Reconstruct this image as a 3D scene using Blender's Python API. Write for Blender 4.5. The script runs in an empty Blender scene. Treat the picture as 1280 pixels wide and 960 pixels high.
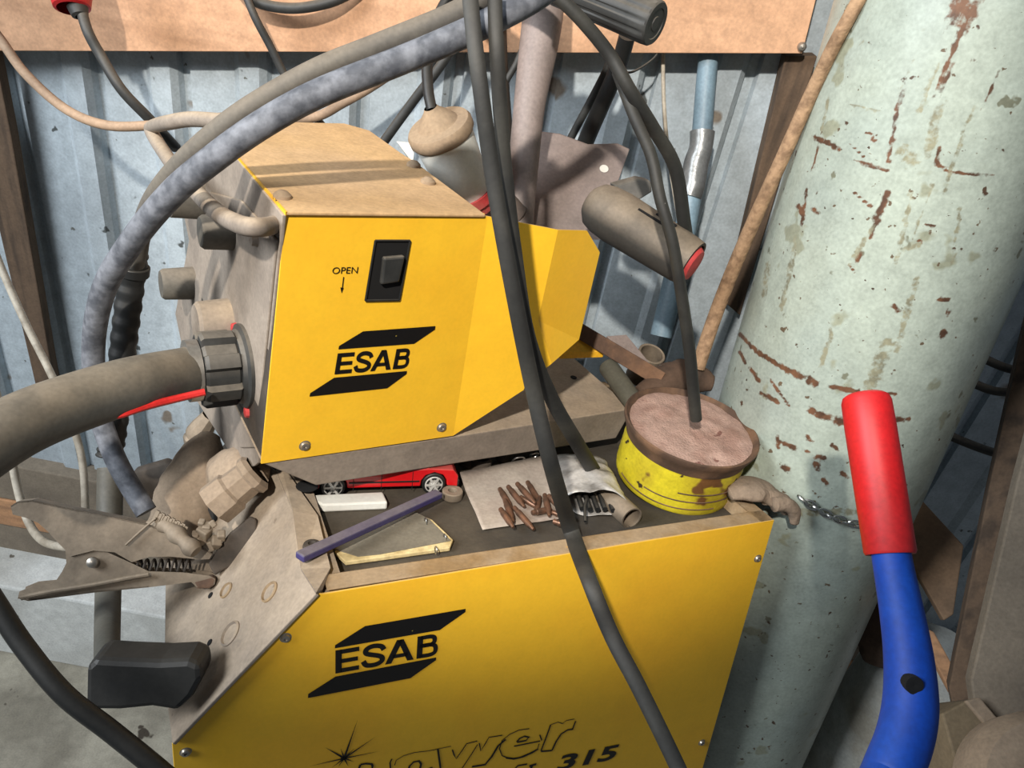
import bpy, bmesh, math, random
from mathutils import Vector, Matrix, noise
random.seed(7)
V = Vector
COL = bpy.context.scene.collection
F = 950.0
CAM = V((0, 0, 1.75))
# ------------------------------------------------------------------ camera frame
def nz(v): return V(v).normalized()
UPc = nz((269, 1410, 950))
Fc = V((0, 0, -1)); Yc = (Fc - UPc*Fc.dot(UPc)).normalized(); Xc = Yc.cross(UPc)
M = Matrix((Xc, Yc, UPc))                      # camera space -> world
def D(v): return (M @ V(v)).normalized()
def ray(x, y): return M @ V(((x-640)/F, -(y-480)/F, -1))
def P(x, y, d): return CAM + ray(x, y)*d
def PROJ(w):
    c = M.transposed() @ (w-CAM)
    return 640+F*c.x/-c.z, 480-F*c.y/-c.z, -c.z
class Plane:
    def __init__(s, o, n): s.o, s.n = V(o), V(n).normalized()
    def __call__(s, x, y):
        r = ray(x, y); return CAM + r*((s.o-CAM).dot(s.n)/r.dot(s.n))
    def off(s, d): return Plane(s.o+s.n*d, s.n)
cam = bpy.data.objects.new('camera', bpy.data.cameras.new('camera')); COL.objects.link(cam)
cam.data.sensor_width = 36; cam.data.lens = 36*F/1280; cam.data.clip_start = .01
cam.matrix_world = Matrix.Translation(CAM) @ M.to_4x4()
bpy.context.scene.camera = cam

# ------------------------------------------------------------------ materials
def lin(c):
    o = []
    for v in c[:3]:
        v = v/255
        o.append(v/12.92 if v <= .04045 else ((v+.055)/1.055)**2.4)
    return (*o, 1)
MATS = {}
def mat(name, base, rough=.7, metal=0, c2=None, scale=12, lo=.45, hi=.65, dust=None, dustamt=.8, dlo=.25, dhi=.9,
        bump=.15, bscale=60, grime=.3, spots=None, sscale=90, sthr=.68, coat=0, stretch=None, attr=None, trans=0):
    m = bpy.data.materials.new(name); m.use_nodes = True; MATS[name] = m
    nt = m.node_tree; N = nt.nodes; L = nt.links; b = N['Principled BSDF']
    b.inputs['Roughness'].default_value = rough; b.inputs['Metallic'].default_value = metal
    if coat: b.inputs['Coat Weight'].default_value = coat; b.inputs['Coat Roughness'].default_value = .15
    if trans: b.inputs['Transmission Weight'].default_value = trans
    tc = N.new('ShaderNodeTexCoord'); vec = tc.outputs['Object']
    if stretch:
        mp = N.new('ShaderNodeMapping'); mp.inputs['Scale'].default_value = stretch
        L.new(vec, mp.inputs['Vector']); vs = mp.outputs['Vector']
    else: vs = vec
    def nse(sc, det=4, v=None):
        n = N.new('ShaderNodeTexNoise'); n.inputs['Scale'].default_value = sc; n.inputs['Detail'].default_value = det
        L.new(v or vec, n.inputs['Vector']); return n.outputs['Fac']
    def ramp(src, a, z):
        r = N.new('ShaderNodeMapRange'); r.inputs['From Min'].default_value = a; r.inputs['From Max'].default_value = z
        L.new(src, r.inputs['Value']); return r.outputs['Result']
    def mix(f, a, c):
        x = N.new('ShaderNodeMix'); x.data_type = 'RGBA'; L.new(f, x.inputs['Factor'])
        if isinstance(a, tuple): x.inputs[6].default_value = a
        else: L.new(a, x.inputs[6])
        if isinstance(c, tuple): x.inputs[7].default_value = c
        else: L.new(c, x.inputs[7])
        return x.outputs[2]
    col = lin(base)
    if c2: col = mix(ramp(nse(scale, 5, vs), lo, hi), col, lin(c2))
    if spots:
        for sp, sc, th in (spots if isinstance(spots[0], tuple) else [(spots, sscale, sthr)]):
            col = mix(ramp(nse(sc, 3), th, th+.03), col, lin(sp))
    if attr:
        for an, ac, ac2 in attr:
            a = N.new('ShaderNodeAttribute'); a.attribute_name = an
            mm = N.new('ShaderNodeMath'); mm.operation = 'MULTIPLY_ADD'; mm.inputs[1].default_value = 1.5; mm.inputs[2].default_value = -.75
            L.new(nse(150, 8), mm.inputs[0])
            ad = N.new('ShaderNodeMath'); ad.operation = 'ADD'; L.new(a.outputs['Fac'], ad.inputs[0]); L.new(mm.outputs[0], ad.inputs[1])
            col = mix(ramp(ad.outputs[0], .38, .68), col, mix(ramp(nse(70, 4), .42, .6), lin(ac), lin(ac2)))
    if dust:
        g = N.new('ShaderNodeNewGeometry'); s = N.new('ShaderNodeSeparateXYZ'); L.new(g.outputs['Normal'], s.inputs[0])
        f = ramp(s.outputs['Z'], dlo, dhi)
        mu = N.new('ShaderNodeMath'); mu.operation = 'MULTIPLY'; L.new(f, mu.inputs[0])
        q = N.new('ShaderNodeMapRange'); q.inputs['From Min'].default_value = .3; q.inputs['From Max'].default_value = .6
        q.inputs['To Min'].default_value = dustamt*.6; q.inputs['To Max'].default_value = dustamt
        L.new(nse(25), q.inputs['Value']); L.new(q.outputs[0], mu.inputs[1])
        col = mix(mu.outputs[0], col, lin(dust))
    if grime:
        g1 = N.new('ShaderNodeMapRange'); g1.inputs['From Min'].default_value = .3; g1.inputs['From Max'].default_value = .7
        g1.inputs['To Min'].default_value = 1-grime; g1.inputs['To Max'].default_value = 1+grime*.35
        a1 = nse(48, 8); a2 = nse(260, 4)
        am = N.new('ShaderNodeMath'); am.operation = 'MULTIPLY_ADD'; am.inputs[1].default_value = .5; L.new(a1, am.inputs[0])
        a3 = N.new('ShaderNodeMath'); a3.operation = 'MULTIPLY'; a3.inputs[1].default_value = .5; L.new(a2, a3.inputs[0]); L.new(a3.outputs[0], am.inputs[2])
        L.new(am.outputs[0], g1.inputs['Value'])
        vm = N.new('ShaderNodeVectorMath'); vm.operation = 'SCALE'
        if isinstance(col, tuple): vm.inputs[0].default_value = col[:3]
        else: L.new(col, vm.inputs[0])
        L.new(g1.outputs[0], vm.inputs['Scale']); col = vm.outputs[0]
    if isinstance(col, tuple): b.inputs['Base Color'].default_value = col
    else: L.new(col, b.inputs['Base Color'])
    if bump:
        bp = N.new('ShaderNodeBump'); bp.inputs['Strength'].default_value = bump; bp.inputs['Distance'].default_value = .002
        L.new(nse(bscale, 5), bp.inputs['Height']); L.new(bp.outputs[0], b.inputs['Normal'])
    return m
DUST = (172, 150, 126)
yel = mat('yellow_paint', (255, 200, 48), .42, grime=.08, c2=(254, 192, 46), scale=5, dust=(190, 160, 110), dustamt=.9, dlo=.5, dhi=.85, bump=.04, spots=(120, 80, 20), sscale=45, sthr=.80)
yelr = mat('yellow_paint_scuffed', (244, 186, 44), .5, c2=(226, 164, 44), scale=20, bump=.1, spots=[((140, 76, 30), 60, .66), ((60, 44, 30), 120, .70)])
taupe = mat('dusty_grey_paint', (150, 138, 125), .8, c2=(130, 119, 108), scale=9, dust=(180, 160, 134), dustamt=.7, bump=.2, spots=(95, 84, 74), sscale=60, sthr=.74)
lipm = mat('dusty_lip_paint', (165, 142, 112), .85, c2=(150, 122, 84), scale=22, bump=.25, spots=(200, 150, 60), sscale=35, sthr=.72)
topm = mat('dusty_top_cover', (210, 172, 120), .9, c2=(190, 158, 120), scale=6, lo=.35, hi=.7, bump=.35, bscale=90, spots=(120, 90, 60), sscale=38, sthr=.75)
blk = mat('black_rubber', (44, 45, 44), .6, c2=(60, 60, 58), scale=14, dust=(120, 112, 100), dustamt=.75, bump=.15)
blkd = mat('black_rubber_clean', (26, 27, 27), .5, dust=(90, 85, 76), dustamt=.4, bump=.1)
cabm = mat('flat_black_cable', (38, 38, 36), .62, c2=(54, 53, 48), scale=18, dust=(92, 86, 76), dustamt=.2, bump=.2, spots=(170, 168, 160), sscale=80, sthr=.76)
hoseg = mat('mottled_grey_hose', (78, 81, 88), .7, c2=(118, 121, 128), scale=70, lo=.40, hi=.62, bump=.4, bscale=80, spots=(205, 205, 205), sscale=70, sthr=.74)
hosed = mat('dusty_dark_hose', (88, 84, 78), .75, c2=(104, 98, 88), scale=12, dust=(128, 116, 100), dustamt=.6, bump=.2)
hoseb = mat('big_black_hose', (74, 74, 70), .6, c2=(88, 86, 80), scale=10, dust=(132, 120, 102), dustamt=.8, dlo=.1, bump=.25, spots=(160, 155, 145), sscale=30, sthr=.78)
beige = mat('beige_cable', (176, 148, 122), .75, c2=(150, 126, 104), scale=20, bump=.15)
tanc = mat('braided_tan_hose', (172, 140, 108), .85, c2=(136, 108, 82), scale=90, bump=.6, bscale=220)
whitec = mat('off_white_wire', (196, 186, 168), .6, c2=(150, 138, 120), scale=30)
red = mat('red_plastic', (206, 26, 30), .5, c2=(190, 34, 38), scale=8, bump=.1)
redf = mat('faded_red_plastic', (205, 66, 66), .6, c2=(170, 90, 84), scale=20, bump=.1)
redcar = mat('red_car_paint', (205, 22, 28), .3, grime=.1, coat=.5, dust=(168, 110, 100), dustamt=.5, bump=0)
redcab = mat('red_cable', (205, 40, 36), .5, bump=.1)
blue = mat('blue_painted_steel', (0, 66, 168), .62, c2=(14, 78, 176), scale=9, bump=.1, coat=0, spots=(20, 30, 60), sscale=25, sthr=.8)
steel = mat('brushed_steel', (190, 190, 188), .3, metal=1, bump=.1)
chrome = mat('scratched_chrome', (215, 215, 215), .18, metal=1, bump=.1)
silver = mat('silver_wheel_plastic', (214, 212, 206), .35, metal=.25, bump=.05, c2=(170, 166, 158), scale=60)
screwm = mat('dull_screw', (176, 170, 160), .4, metal=.8, bump=.2)
rustm = mat('rusty_steel', (96, 74, 60), .85, c2=(128, 96, 72), scale=22, bump=.5)
darkst = mat('dark_grimy_steel', (62, 55, 48), .8, c2=(90, 78, 66), scale=18, bump=.4)
clampm = mat('grimy_clamp_steel', (146, 132, 114), .7, metal=.2, c2=(98, 88, 76), scale=16, dust=(150, 134, 114), dustamt=.6, bump=.4)
copper = mat('dull_copper', (134, 100, 80), .42, metal=.6, c2=(92, 74, 62), scale=90, lo=.4, hi=.6, bump=.15)
black = mat('black_print', (14, 12, 12), .45, bump=0, spots=(160, 140, 60), sscale=120, sthr=.77)
hole = mat('dark_interior', (12, 11, 11), .9, bump=0)
traym = mat('grimy_tray', (78, 70, 58), .85, c2=(56, 51, 44), scale=8, bump=.4)
paper = mat('dusty_paper', (176, 164, 151), .85, c2=(154, 140, 129), scale=14, bump=.2, spots=(178, 140, 132), sscale=22, sthr=.66)
foil = mat('crinkled_foil', (206, 202, 196), .4, metal=.2, c2=(128, 124, 118), scale=34, stretch=(1, 1, 1), bump=.7, bscale=45)
whitep = mat('white_plastic', (226, 226, 218), .5, c2=(212, 208, 198), scale=16, grime=.15, bump=.1, dust=(190, 176, 156), dustamt=.2)
dustcap = mat('dust_caked_plastic', (160, 138, 112), .9, c2=(140, 120, 98), scale=25, bump=.4)
purple = mat('purple_grey_enamel', (72, 66, 108), .6, c2=(60, 52, 112), scale=14, dust=(112, 106, 112), dustamt=.9, dlo=.3, dhi=.8, bump=.15)
cover = mat('grey_notebook_cover', (122, 116, 102), .8, c2=(104, 98, 86), scale=10, bump=.2)
pages = mat('yellowed_pages', (222, 202, 150), .8, c2=(190, 168, 118), scale=60, bump=.3, bscale=200)
wallm = mat('pale_blue_sheet_metal', (182, 193, 199), .5, c2=(166, 176, 182), scale=5, bump=.12, spots=[((84, 88, 88), 26, .70), ((104, 106, 102), 60, .72), ((132, 122, 110), 9, .70)])
woodp = mat('pink_plywood', (212, 166, 130), .8, c2=(192, 148, 114), scale=4, stretch=(.6, 8, 8), bump=.15, spots=[((120, 96, 78), 6, .72), ((70, 58, 50), 55, .78)])
woodd = mat('dark_old_timber', (104, 84, 66), .9, c2=(76, 62, 50), scale=10, stretch=(6, 6, .6), bump=.4)
woodg = mat('grey_dusty_timber', (134, 122, 106), .95, c2=(108, 98, 86), scale=6, bump=.5, spots=(70, 64, 56), sscale=40, sthr=.74)
woodo = mat('orange_timber', (196, 148, 108), .9, c2=(160, 122, 92), scale=10, stretch=(.7, 6, 6), bump=.3)
conc = mat('whitewashed_concrete', (222, 224, 220), .9, c2=(190, 190, 184), scale=6, bump=.4, spots=(110, 104, 94), sscale=26, sthr=.72)
floorm = mat('dusty_concrete', (172, 166, 150), .95, c2=(136, 130, 116), scale=5, bump=.5, spots=(70, 62, 52), sscale=16, sthr=.70)
cylm = mat('pale_green_bottle_paint', (172, 182, 169), .34, c2=(158, 169, 160), scale=6, bump=.12, bscale=35,
           spots=[((148, 152, 132), 18, .66), ((120, 122, 104), 40, .69), ((104, 90, 72), 105, .69), ((84, 66, 52), 60, .71), ((70, 56, 46), 130, .72)], attr=[('rust', (116, 82, 60), (84, 62, 48)), ('stain', (150, 148, 124), (128, 126, 106))])
greyp = mat('mauve_grey_enamel', (142, 128, 122), .6, c2=(126, 114, 108), scale=8, bump=.1)
bluepipe = mat('grey_blue_conduit', (126, 150, 164), .5, c2=(112, 134, 148), scale=10, bump=.1)
tape = mat('silver_duct_tape', (136, 138, 138), .35, metal=.4, c2=(108, 108, 106), scale=20, bump=.8, bscale=50)
flux = mat('pinkish_dust', (176, 146, 132), .98, c2=(156, 124, 110), scale=30, bump=.8, bscale=400, spots=(120, 84, 74), sscale=45, sthr=.70)
rustrim = mat('rusty_tin_rim', (80, 60, 46), .8, c2=(112, 84, 62), scale=25, bump=.5)
tiny = mat('yellow_tin', (206, 190, 40), .5, c2=(178, 158, 40), scale=14, bump=.2, spots=[((110, 74, 40), 16, .60), ((60, 48, 30), 60, .66)])
glovem = mat('dusty_leather', (140, 122, 104), .98, c2=(116, 100, 84), scale=20, bump=1, bscale=150)
ragm = mat('dust_caked_cloth', (150, 132, 112), .98, c2=(128, 112, 94), scale=9, bump=.6)
glassd = mat('smoked_glass', (24, 26, 28), .15, bump=0)
palebag = mat('pale_grimy_plastic', (196, 198, 192), .6, c2=(160, 154, 140), scale=8, bump=.3)
rustbrown = mat('brown_crust', (92, 72, 58), .95, c2=(64, 52, 44), scale=14, bump=.8)

# ------------------------------------------------------------------ mesh helpers
class MB:
    def __init__(s): s.v = []; s.f = []
    def add(s, vf):
        b = len(s.v); s.v += [V(p) for p in vf[0]]; s.f += [tuple(i+b for i in f) for f in vf[1]]; return s
    def xf(s, m):
        s.v = [m @ p for p in s.v]; return s
    def build(s, name, m, parent=None, smooth=False, bevel=0, sub=0, fix=True, auto=35):
        n = len(s.v); c = V((sum(p.x for p in s.v)/n, sum(p.y for p in s.v)/n, min(p.z for p in s.v)))
        me = bpy.data.meshes.new(name); me.from_pydata([p-c for p in s.v], [], s.f); me.update()
        if fix:
            bm = bmesh.new(); bm.from_mesh(me); bmesh.ops.recalc_face_normals(bm, faces=bm.faces); bm.to_mesh(me); bm.free()
        if smooth:
            me.polygons.foreach_set('use_smooth', [True]*len(me.polygons))
            if auto: me.set_sharp_from_angle(angle=math.radians(auto))
        me.materials.append(m)
        o = bpy.data.objects.new(name, me); COL.objects.link(o); o.location = c
        if parent:
            o.parent = parent
            w = V(parent.location)
            if parent.parent: w += V(parent.parent.location)
            o.location = c-w
        if bevel:
            bv = o.modifiers.new('bevel', 'BEVEL'); bv.width = bevel; bv.segments = 2; bv.limit_method = 'ANGLE'; bv.angle_limit = .6
        if sub:
            sb = o.modifiers.new('sub', 'SUBSURF'); sb.levels = sub; sb.render_levels = sub
        return o
def mb(*a):
    m = MB()
    for x in a: m.add(x)
    return m
def cr(pts, n=8):
    out = []; L = len(pts)
    for i in range(L-1):
        p0 = pts[max(i-1, 0)]; p1 = pts[i]; p2 = pts[i+1]; p3 = pts[min(i+2, L-1)]
        for k in range(n):
            t = k/n
            out.append(.5*((2*p1)+(-p0+p2)*t+(2*p0-5*p1+4*p2-p3)*t*t+(-p0+3*p1-3*p2+p3)*t**3))
    out.append(pts[-1]); return out
def tube(pts, r, seg=14, flat=1, fdir=None, cap=True):
    if not isinstance(r, (list, tuple)): r = [r]*len(pts)
    vs = []; fs = []; nrm = None
    for i, p in enumerate(pts):
        t = (pts[min(i+1, len(pts)-1)]-pts[max(i-1, 0)]).normalized()
        if fdir is not None: nrm = (fdir-t*fdir.dot(t)).normalized()
        elif nrm is None:
            a = V((0, 0, 1)) if abs(t.z) < .8 else V((1, 0, 0)); nrm = (a-t*a.dot(t)).normalized()
        else: nrm = (nrm-t*nrm.dot(t)).normalized()
        b = t.cross(nrm)
        for k in range(seg):
            a = 2*math.pi*k/seg; vs.append(p+nrm*math.cos(a)*r[i]*flat+b*math.sin(a)*r[i])
    for i in range(len(pts)-1):
        for k in range(seg):
            k2 = (k+1) % seg; fs.append((i*seg+k, i*seg+k2, (i+1)*seg+k2, (i+1)*seg+k))
    if cap:
        fs.append(tuple(range(seg))[::-1]); fs.append(tuple((len(pts)-1)*seg+k for k in range(seg)))
    return vs, fs
def prism(poly, vec):
    n = len(poly); vec = V(vec); vs = [V(p) for p in poly]+[V(p)+vec for p in poly]
    return vs, [tuple(range(n)), tuple(range(n, 2*n))[::-1]]+[(i, (i+1) % n, (i+1) % n+n, i+n) for i in range(n)]
def box(c, a, b, d):
    c = V(c); a = V(a); b = V(b); d = V(d)
    return prism([c-a/2-b/2-d/2, c+a/2-b/2-d/2, c+a/2+b/2-d/2, c-a/2+b/2-d/2], d)
def lathe(o, ax, prof, seg=40, ref=None, a0=0, a1=2*math.pi):
    ax = V(ax).normalized(); t = ref or (V((1, 0, 0)) if abs(ax.x) < .8 else V((0, 1, 0)))
    e = (t-ax*t.dot(ax)).normalized(); g = ax.cross(e); vs = []; fs = []
    full = abs(a1-a0-2*math.pi) < 1e-6; ns = seg if full else seg+1
    for h, r in prof:
        for k in range(ns):
            a = a0+(a1-a0)*k/seg; vs.append(V(o)+ax*h+(e*math.cos(a)+g*math.sin(a))*max(r, 1e-5))
    for i in range(len(prof)-1):
        for k in range(seg):
            k2 = (k+1) % ns; fs.append((i*ns+k, i*ns+k2, (i+1)*ns+k2, (i+1)*ns+k))
    return vs, fs
def thing(name, label, cat, loc, group=None):
    o = bpy.data.objects.new(name, None); COL.objects.link(o); o.location = loc; o.empty_display_size = .02
    return tag(o, label, cat, group)
def tag(o, label, cat, group=None, kind=None):
    o['label'] = label; o['category'] = cat
    if group: o['group'] = group
    if kind: o['kind'] = kind
    return o
def struct(o): o['kind'] = 'structure'; return o
def hpts(pts, n=8): return cr([P(*p[:3]) for p in pts], n)
def hose(name, pts, m, w, parent=None, flat=1, fdir=None, seg=14, n=8):
    """pts (x, y, depth[, width px]); w = default width in px -> real radius from depth of each point"""
    cp = [P(*p[:3]) for p in pts]
    if w < 1: rr = [w]*len(pts)
    else: rr = [(p[3] if len(p) > 3 else w)*p[2]/F/2 for p in pts]
    pp = cr(cp, n); r2 = [x.x for x in cr([V((q, 0, 0)) for q in rr], n)]
    return mb(tube(pp, r2, seg, flat, fdir)).build(name, m, parent, smooth=True)
def drop(x, y, d, steps):
    p0 = P(x, y, d)
    return [PROJ(V((p0.x+dx, p0.y+dy, z))) for dx, dy, z in steps]
def disc_screw(pl, x, y, r, parent, name='screw'):
    c = pl(x, y); n = pl.n if pl.n.dot(CAM-c) > 0 else -pl.n
    a = mb(lathe(c-n*.001, n, [(0, r*1.25), (.0012, r*1.25), (.0014, r), (.0035, r*.85), (.0038, r*.42), (.0025, r*.4), (.0025, 0)], 20))
    return a.build(name, screwm, parent, smooth=True)
def poly_on(pl, pts): return [pl(*p) for p in pts]
def decal(pl, pts, d=.0006):
    q = pl.off(d if pl.n.dot(CAM-pl.o) > 0 else -d)
    return poly_on(q, pts)
def textmesh(s, off=0, shear=0):
    cu = bpy.data.curves.new('t', 'FONT'); cu.body = s; cu.size = 1; cu.offset = off; cu.shear = shear; cu.resolution_u = 4
    o = bpy.data.objects.new('t', cu); COL.objects.link(o)
    dg = bpy.context.evaluated_depsgraph_get(); dg.update()
    me = o.evaluated_get(dg).to_mesh()
    vs = [V(v.co) for v in me.vertices]; fs = [tuple(p.vertices) for p in me.polygons]
    x0 = min(v.x for v in vs); x1 = max(v.x for v in vs); y0 = min(v.y for v in vs); y1 = max(v.y for v in vs)
    vs = [((v.x-x0)/(x1-x0), (v.y-y0)/(y1-y0)) for v in vs]
    o.evaluated_get(dg).to_mesh_clear(); bpy.data.objects.remove(o); bpy.data.curves.remove(cu)
    return vs, fs
def text_on(pl, s, bl, br, tl, off=0, shear=0):
    b, r, t = decal(pl, [bl, br, tl]); vs, fs = textmesh(s, off, shear)
    return [b+(r-b)*u+(t-b)*v for u, v in vs], fs
def ribbon(pl, pts, w):
    pts = decal(pl, pts); n = pl.n; vs = []; fs = []
    for i, p in enumerate(pts):
        t = (pts[min(i+1, len(pts)-1)]-pts[max(i-1, 0)]).normalized(); s = t.cross(n)*w/2
        vs += [p-s, p+s]
    for i in range(len(pts)-1): fs.append((2*i, 2*i+1, 2*i+3, 2*i+2))
    return vs, fs
def zc(pts, s, ox, oy): return [(ox+x/s, oy+y/s) for x, y in pts]

def bold_esab(pl, bl, br, tl):
    b, rr_, t = decal(pl, [bl, br, tl]); W = 4.3
    def m(x, y): return b+(rr_-b)*(x/W)+(t-b)*y
    g = MB()
    def q(*p): g.add(([m(*a) for a in p], [tuple(range(len(p)))]))
    def rc(x0, y0, x1, y1): q((x0, y0), (x1, y0), (x1, y1), (x0, y1))
    def st(pts, w):
        c = [(p.x, p.y) for p in cr([V((a, d, 0)) for a, d in pts], 5)]; vs = []; fs = []
        for i in range(len(c)):
            a = c[max(i-1, 0)]; d = c[min(i+1, len(c)-1)]; dx, dy = d[0]-a[0], d[1]-a[1]; l = math.hypot(dx, dy) or 1
            nx, ny = -dy/l*w/2*1.1, dx/l*w/2; vs += [m(c[i][0]-nx, c[i][1]-ny), m(c[i][0]+nx, c[i][1]+ny)]
        for i in range(len(c)-1): fs.append((2*i, 2*i+1, 2*i+3, 2*i+2))
        g.add((vs, fs))
    rc(0, 0, .25, 1); rc(.2, 0, .95, .19); rc(.2, .41, .9, .59); rc(.2, .81, .95, 1)
    st([(1.97,.68),(1.86,.84),(1.62,.91),(1.38,.89),(1.22,.78),(1.24,.64),(1.42,.56),(1.70,.47),(1.88,.37),(1.90,.22),(1.74,.11),(1.50,.08),(1.24,.13),(1.12,.32)], .2)
    q((2.03, 0), (2.30, 0), (2.70, .84), (2.76, 1), (2.50, 1)); q((2.50, 1), (2.78, 1), (3.26, 0), (2.98, 0), (2.60, .84)); rc(2.35, .21, 3.0, .38)
    rc(3.38, 0, 3.63, 1); st([(3.5,.91),(3.95,.91),(4.12,.83),(4.12,.64),(3.95,.55),(3.5,.55)], .18); st([(3.5,.545),(3.98,.545),(4.18,.44),(4.19,.20),(4.0,.09),(3.5,.09)], .18)
    return g.v, g.f

# ------------------------------------------------------------------ reference frames
uu = D((1490, 193, -950)); uw = D((-697, 704, -950)); uv = uu.cross(uw).normalized(); uw = uv.cross(uu)
if uv.z < 0: uv = -uv
A = P(357, 265, .62)
UF = Plane(A, -uw); UT = Plane(A, uv); UL = Plane(A, -uu)
lu = D((2160, 130, -950)); lv = D((284, 2223, 950)); lw = lv.cross(lu).normalized(); lv = lu.cross(lw).normalized()
if lv.z < 0: lv = -lv
if lw.y < 0: lw = -lw
B = P(968, 650, .88)
LF = Plane(B, -lw); LT = Plane(B, lv); T = Plane(B-lv*.02, lv)
def Luv(u, v, w=0): return B+lu*u+lv*v+lw*w
s1 = LF(395, 742); s2 = LF(215, 930)
SN = (s1-s2).cross(lw).normalized()
if SN.dot(CAM-s1) < 0: SN = -SN
SL = Plane(s1, SN)

# ------------------------------------------------------------------ room shell
WY = 1.2
WL = Plane((0, WY, 0), (0, -1, 0))
def wall_sheet(name, x0, x1, z0, z1, y, period, axis='x'):
    vs = []; fs = []; prof = []
    x = x0
    while x < x1:
        for dx, dy in ((0, 0), (.50, 0), (.58, .010), (.80, .010), (.86, 0), (.885, -.012), (.975, -.012)):
            prof.append((x+dx*period, y-dy))
        x += period
    n = 1
    for px, py in prof:
        for z in (z0, z1): vs.append(V((px, py, z)))
    for i in range(len(prof)-1): fs.append((2*i, 2*i+2, 2*i+3, 2*i+1))
    b = len(vs)
    for px, py in prof:
        for z in (z0, z1): vs.append(V((px, py+.0015, z)))
    for i in range(len(prof)-1): fs.append((b+2*i, b+2*i+1, b+2*i+3, b+2*i+2))
    return struct(MB().add((vs, fs)).build(name, wallm, fix=False))
zb = WL(100, 583).z
wall_sheet('wall_back', -2.43, 2.2, zb, 2.6, WY, .142)
struct(mb(box((0, WY+.05, .9), (5, 0, 0), (0, .02, 0), (0, 0, 3.6))).build('wall_outer', woodd))
struct(mb(box((-.1, .2, -.05), (5.2, 0, 0), (0, 2.4, 0), (0, 0, .1))).build('floor', floorm))
# timber rail and plank along foot of wall, plinth
zr = WL.off(.02)(100, 634).z
struct(mb(box((-.2, WY-.012, (zb+zr)/2), (4.4, 0, 0), (0, .05, 0), (0, 0, zb-zr))).build('trim_1', woodg, bevel=.003))
zo = WL.off(.03)(60, 662).z
struct(mb(box((-.2, WY-.02, (zr+zo)/2-.001), (4.4, 0, 0), (0, .04, 0), (0, 0, zr-zo-.002))).build('trim_2', woodo, bevel=.002))
PLF = Plane((0, 1.06, 0), (0, -1, 0)); zp = PLF(100, 752).z
struct(mb(box((-.2, 1.13, zp/2), (4.4, 0, 0), (0, .14, 0), (0, 0, zp))).build('trim_3', conc, bevel=.006))
struct(mb(box((-.2, 1.18, (zo+zp)/2), (4.4, 0, 0), (0, .03, 0), (0, 0, zo-zp))).build('wall_base', woodg))
# plywood board on a rail above
BP = Plane((0, WY-.06, 0), (0, -1, 0))
t = thing('plywood_board', 'pinkish plywood board fixed across the top of the blue sheet wall', 'board', BP(300, 60))
pb = [BP(-150, 63), BP(1003, 67), BP(1035, -60), BP(1080, -260), BP(-300, -260)]
mb(prism(pb, (0, .012, 0))).build('panel', woodp, t, bevel=.001)
mb(lathe(BP(1002, 58)+V((0, -.004, 0)), (0, -1, 0), [(-.004, .006), (0, .006), (.003, .004), (.004, 0)], 12)).build('nail_head', screwm, t, smooth=True)
struct(mb(prism([BP(-150, 58)+V((0, .013, 0)), BP(985, 60)+V((0, .013, 0)), BP(1010, -40)+V((0, .013, 0)), BP(-170, -40)+V((0, .013, 0))], (0, .03, 0))).build('trim_4', woodd))
# studs
S1 = WL.off(.035)
struct(mb(prism([S1(986, 72), S1(1030, 72), S1(1045, 30), S1(925, 395)] and [S1(982, 70), S1(1022, 70), S1(925, 395), S1(908, 380)], (0, .03, 0))).build('trim_5', woodd, bevel=.002))
S2 = WL.off(.04)
struct(mb(prism([S2(-8, 60), S2(14, 170), S2(70, 492), S2(48, 498), S2(-10, 250)], (0, .02, 0))).build('trim_6', woodd, bevel=.002))
S3 = WL.off(.06)

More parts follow.
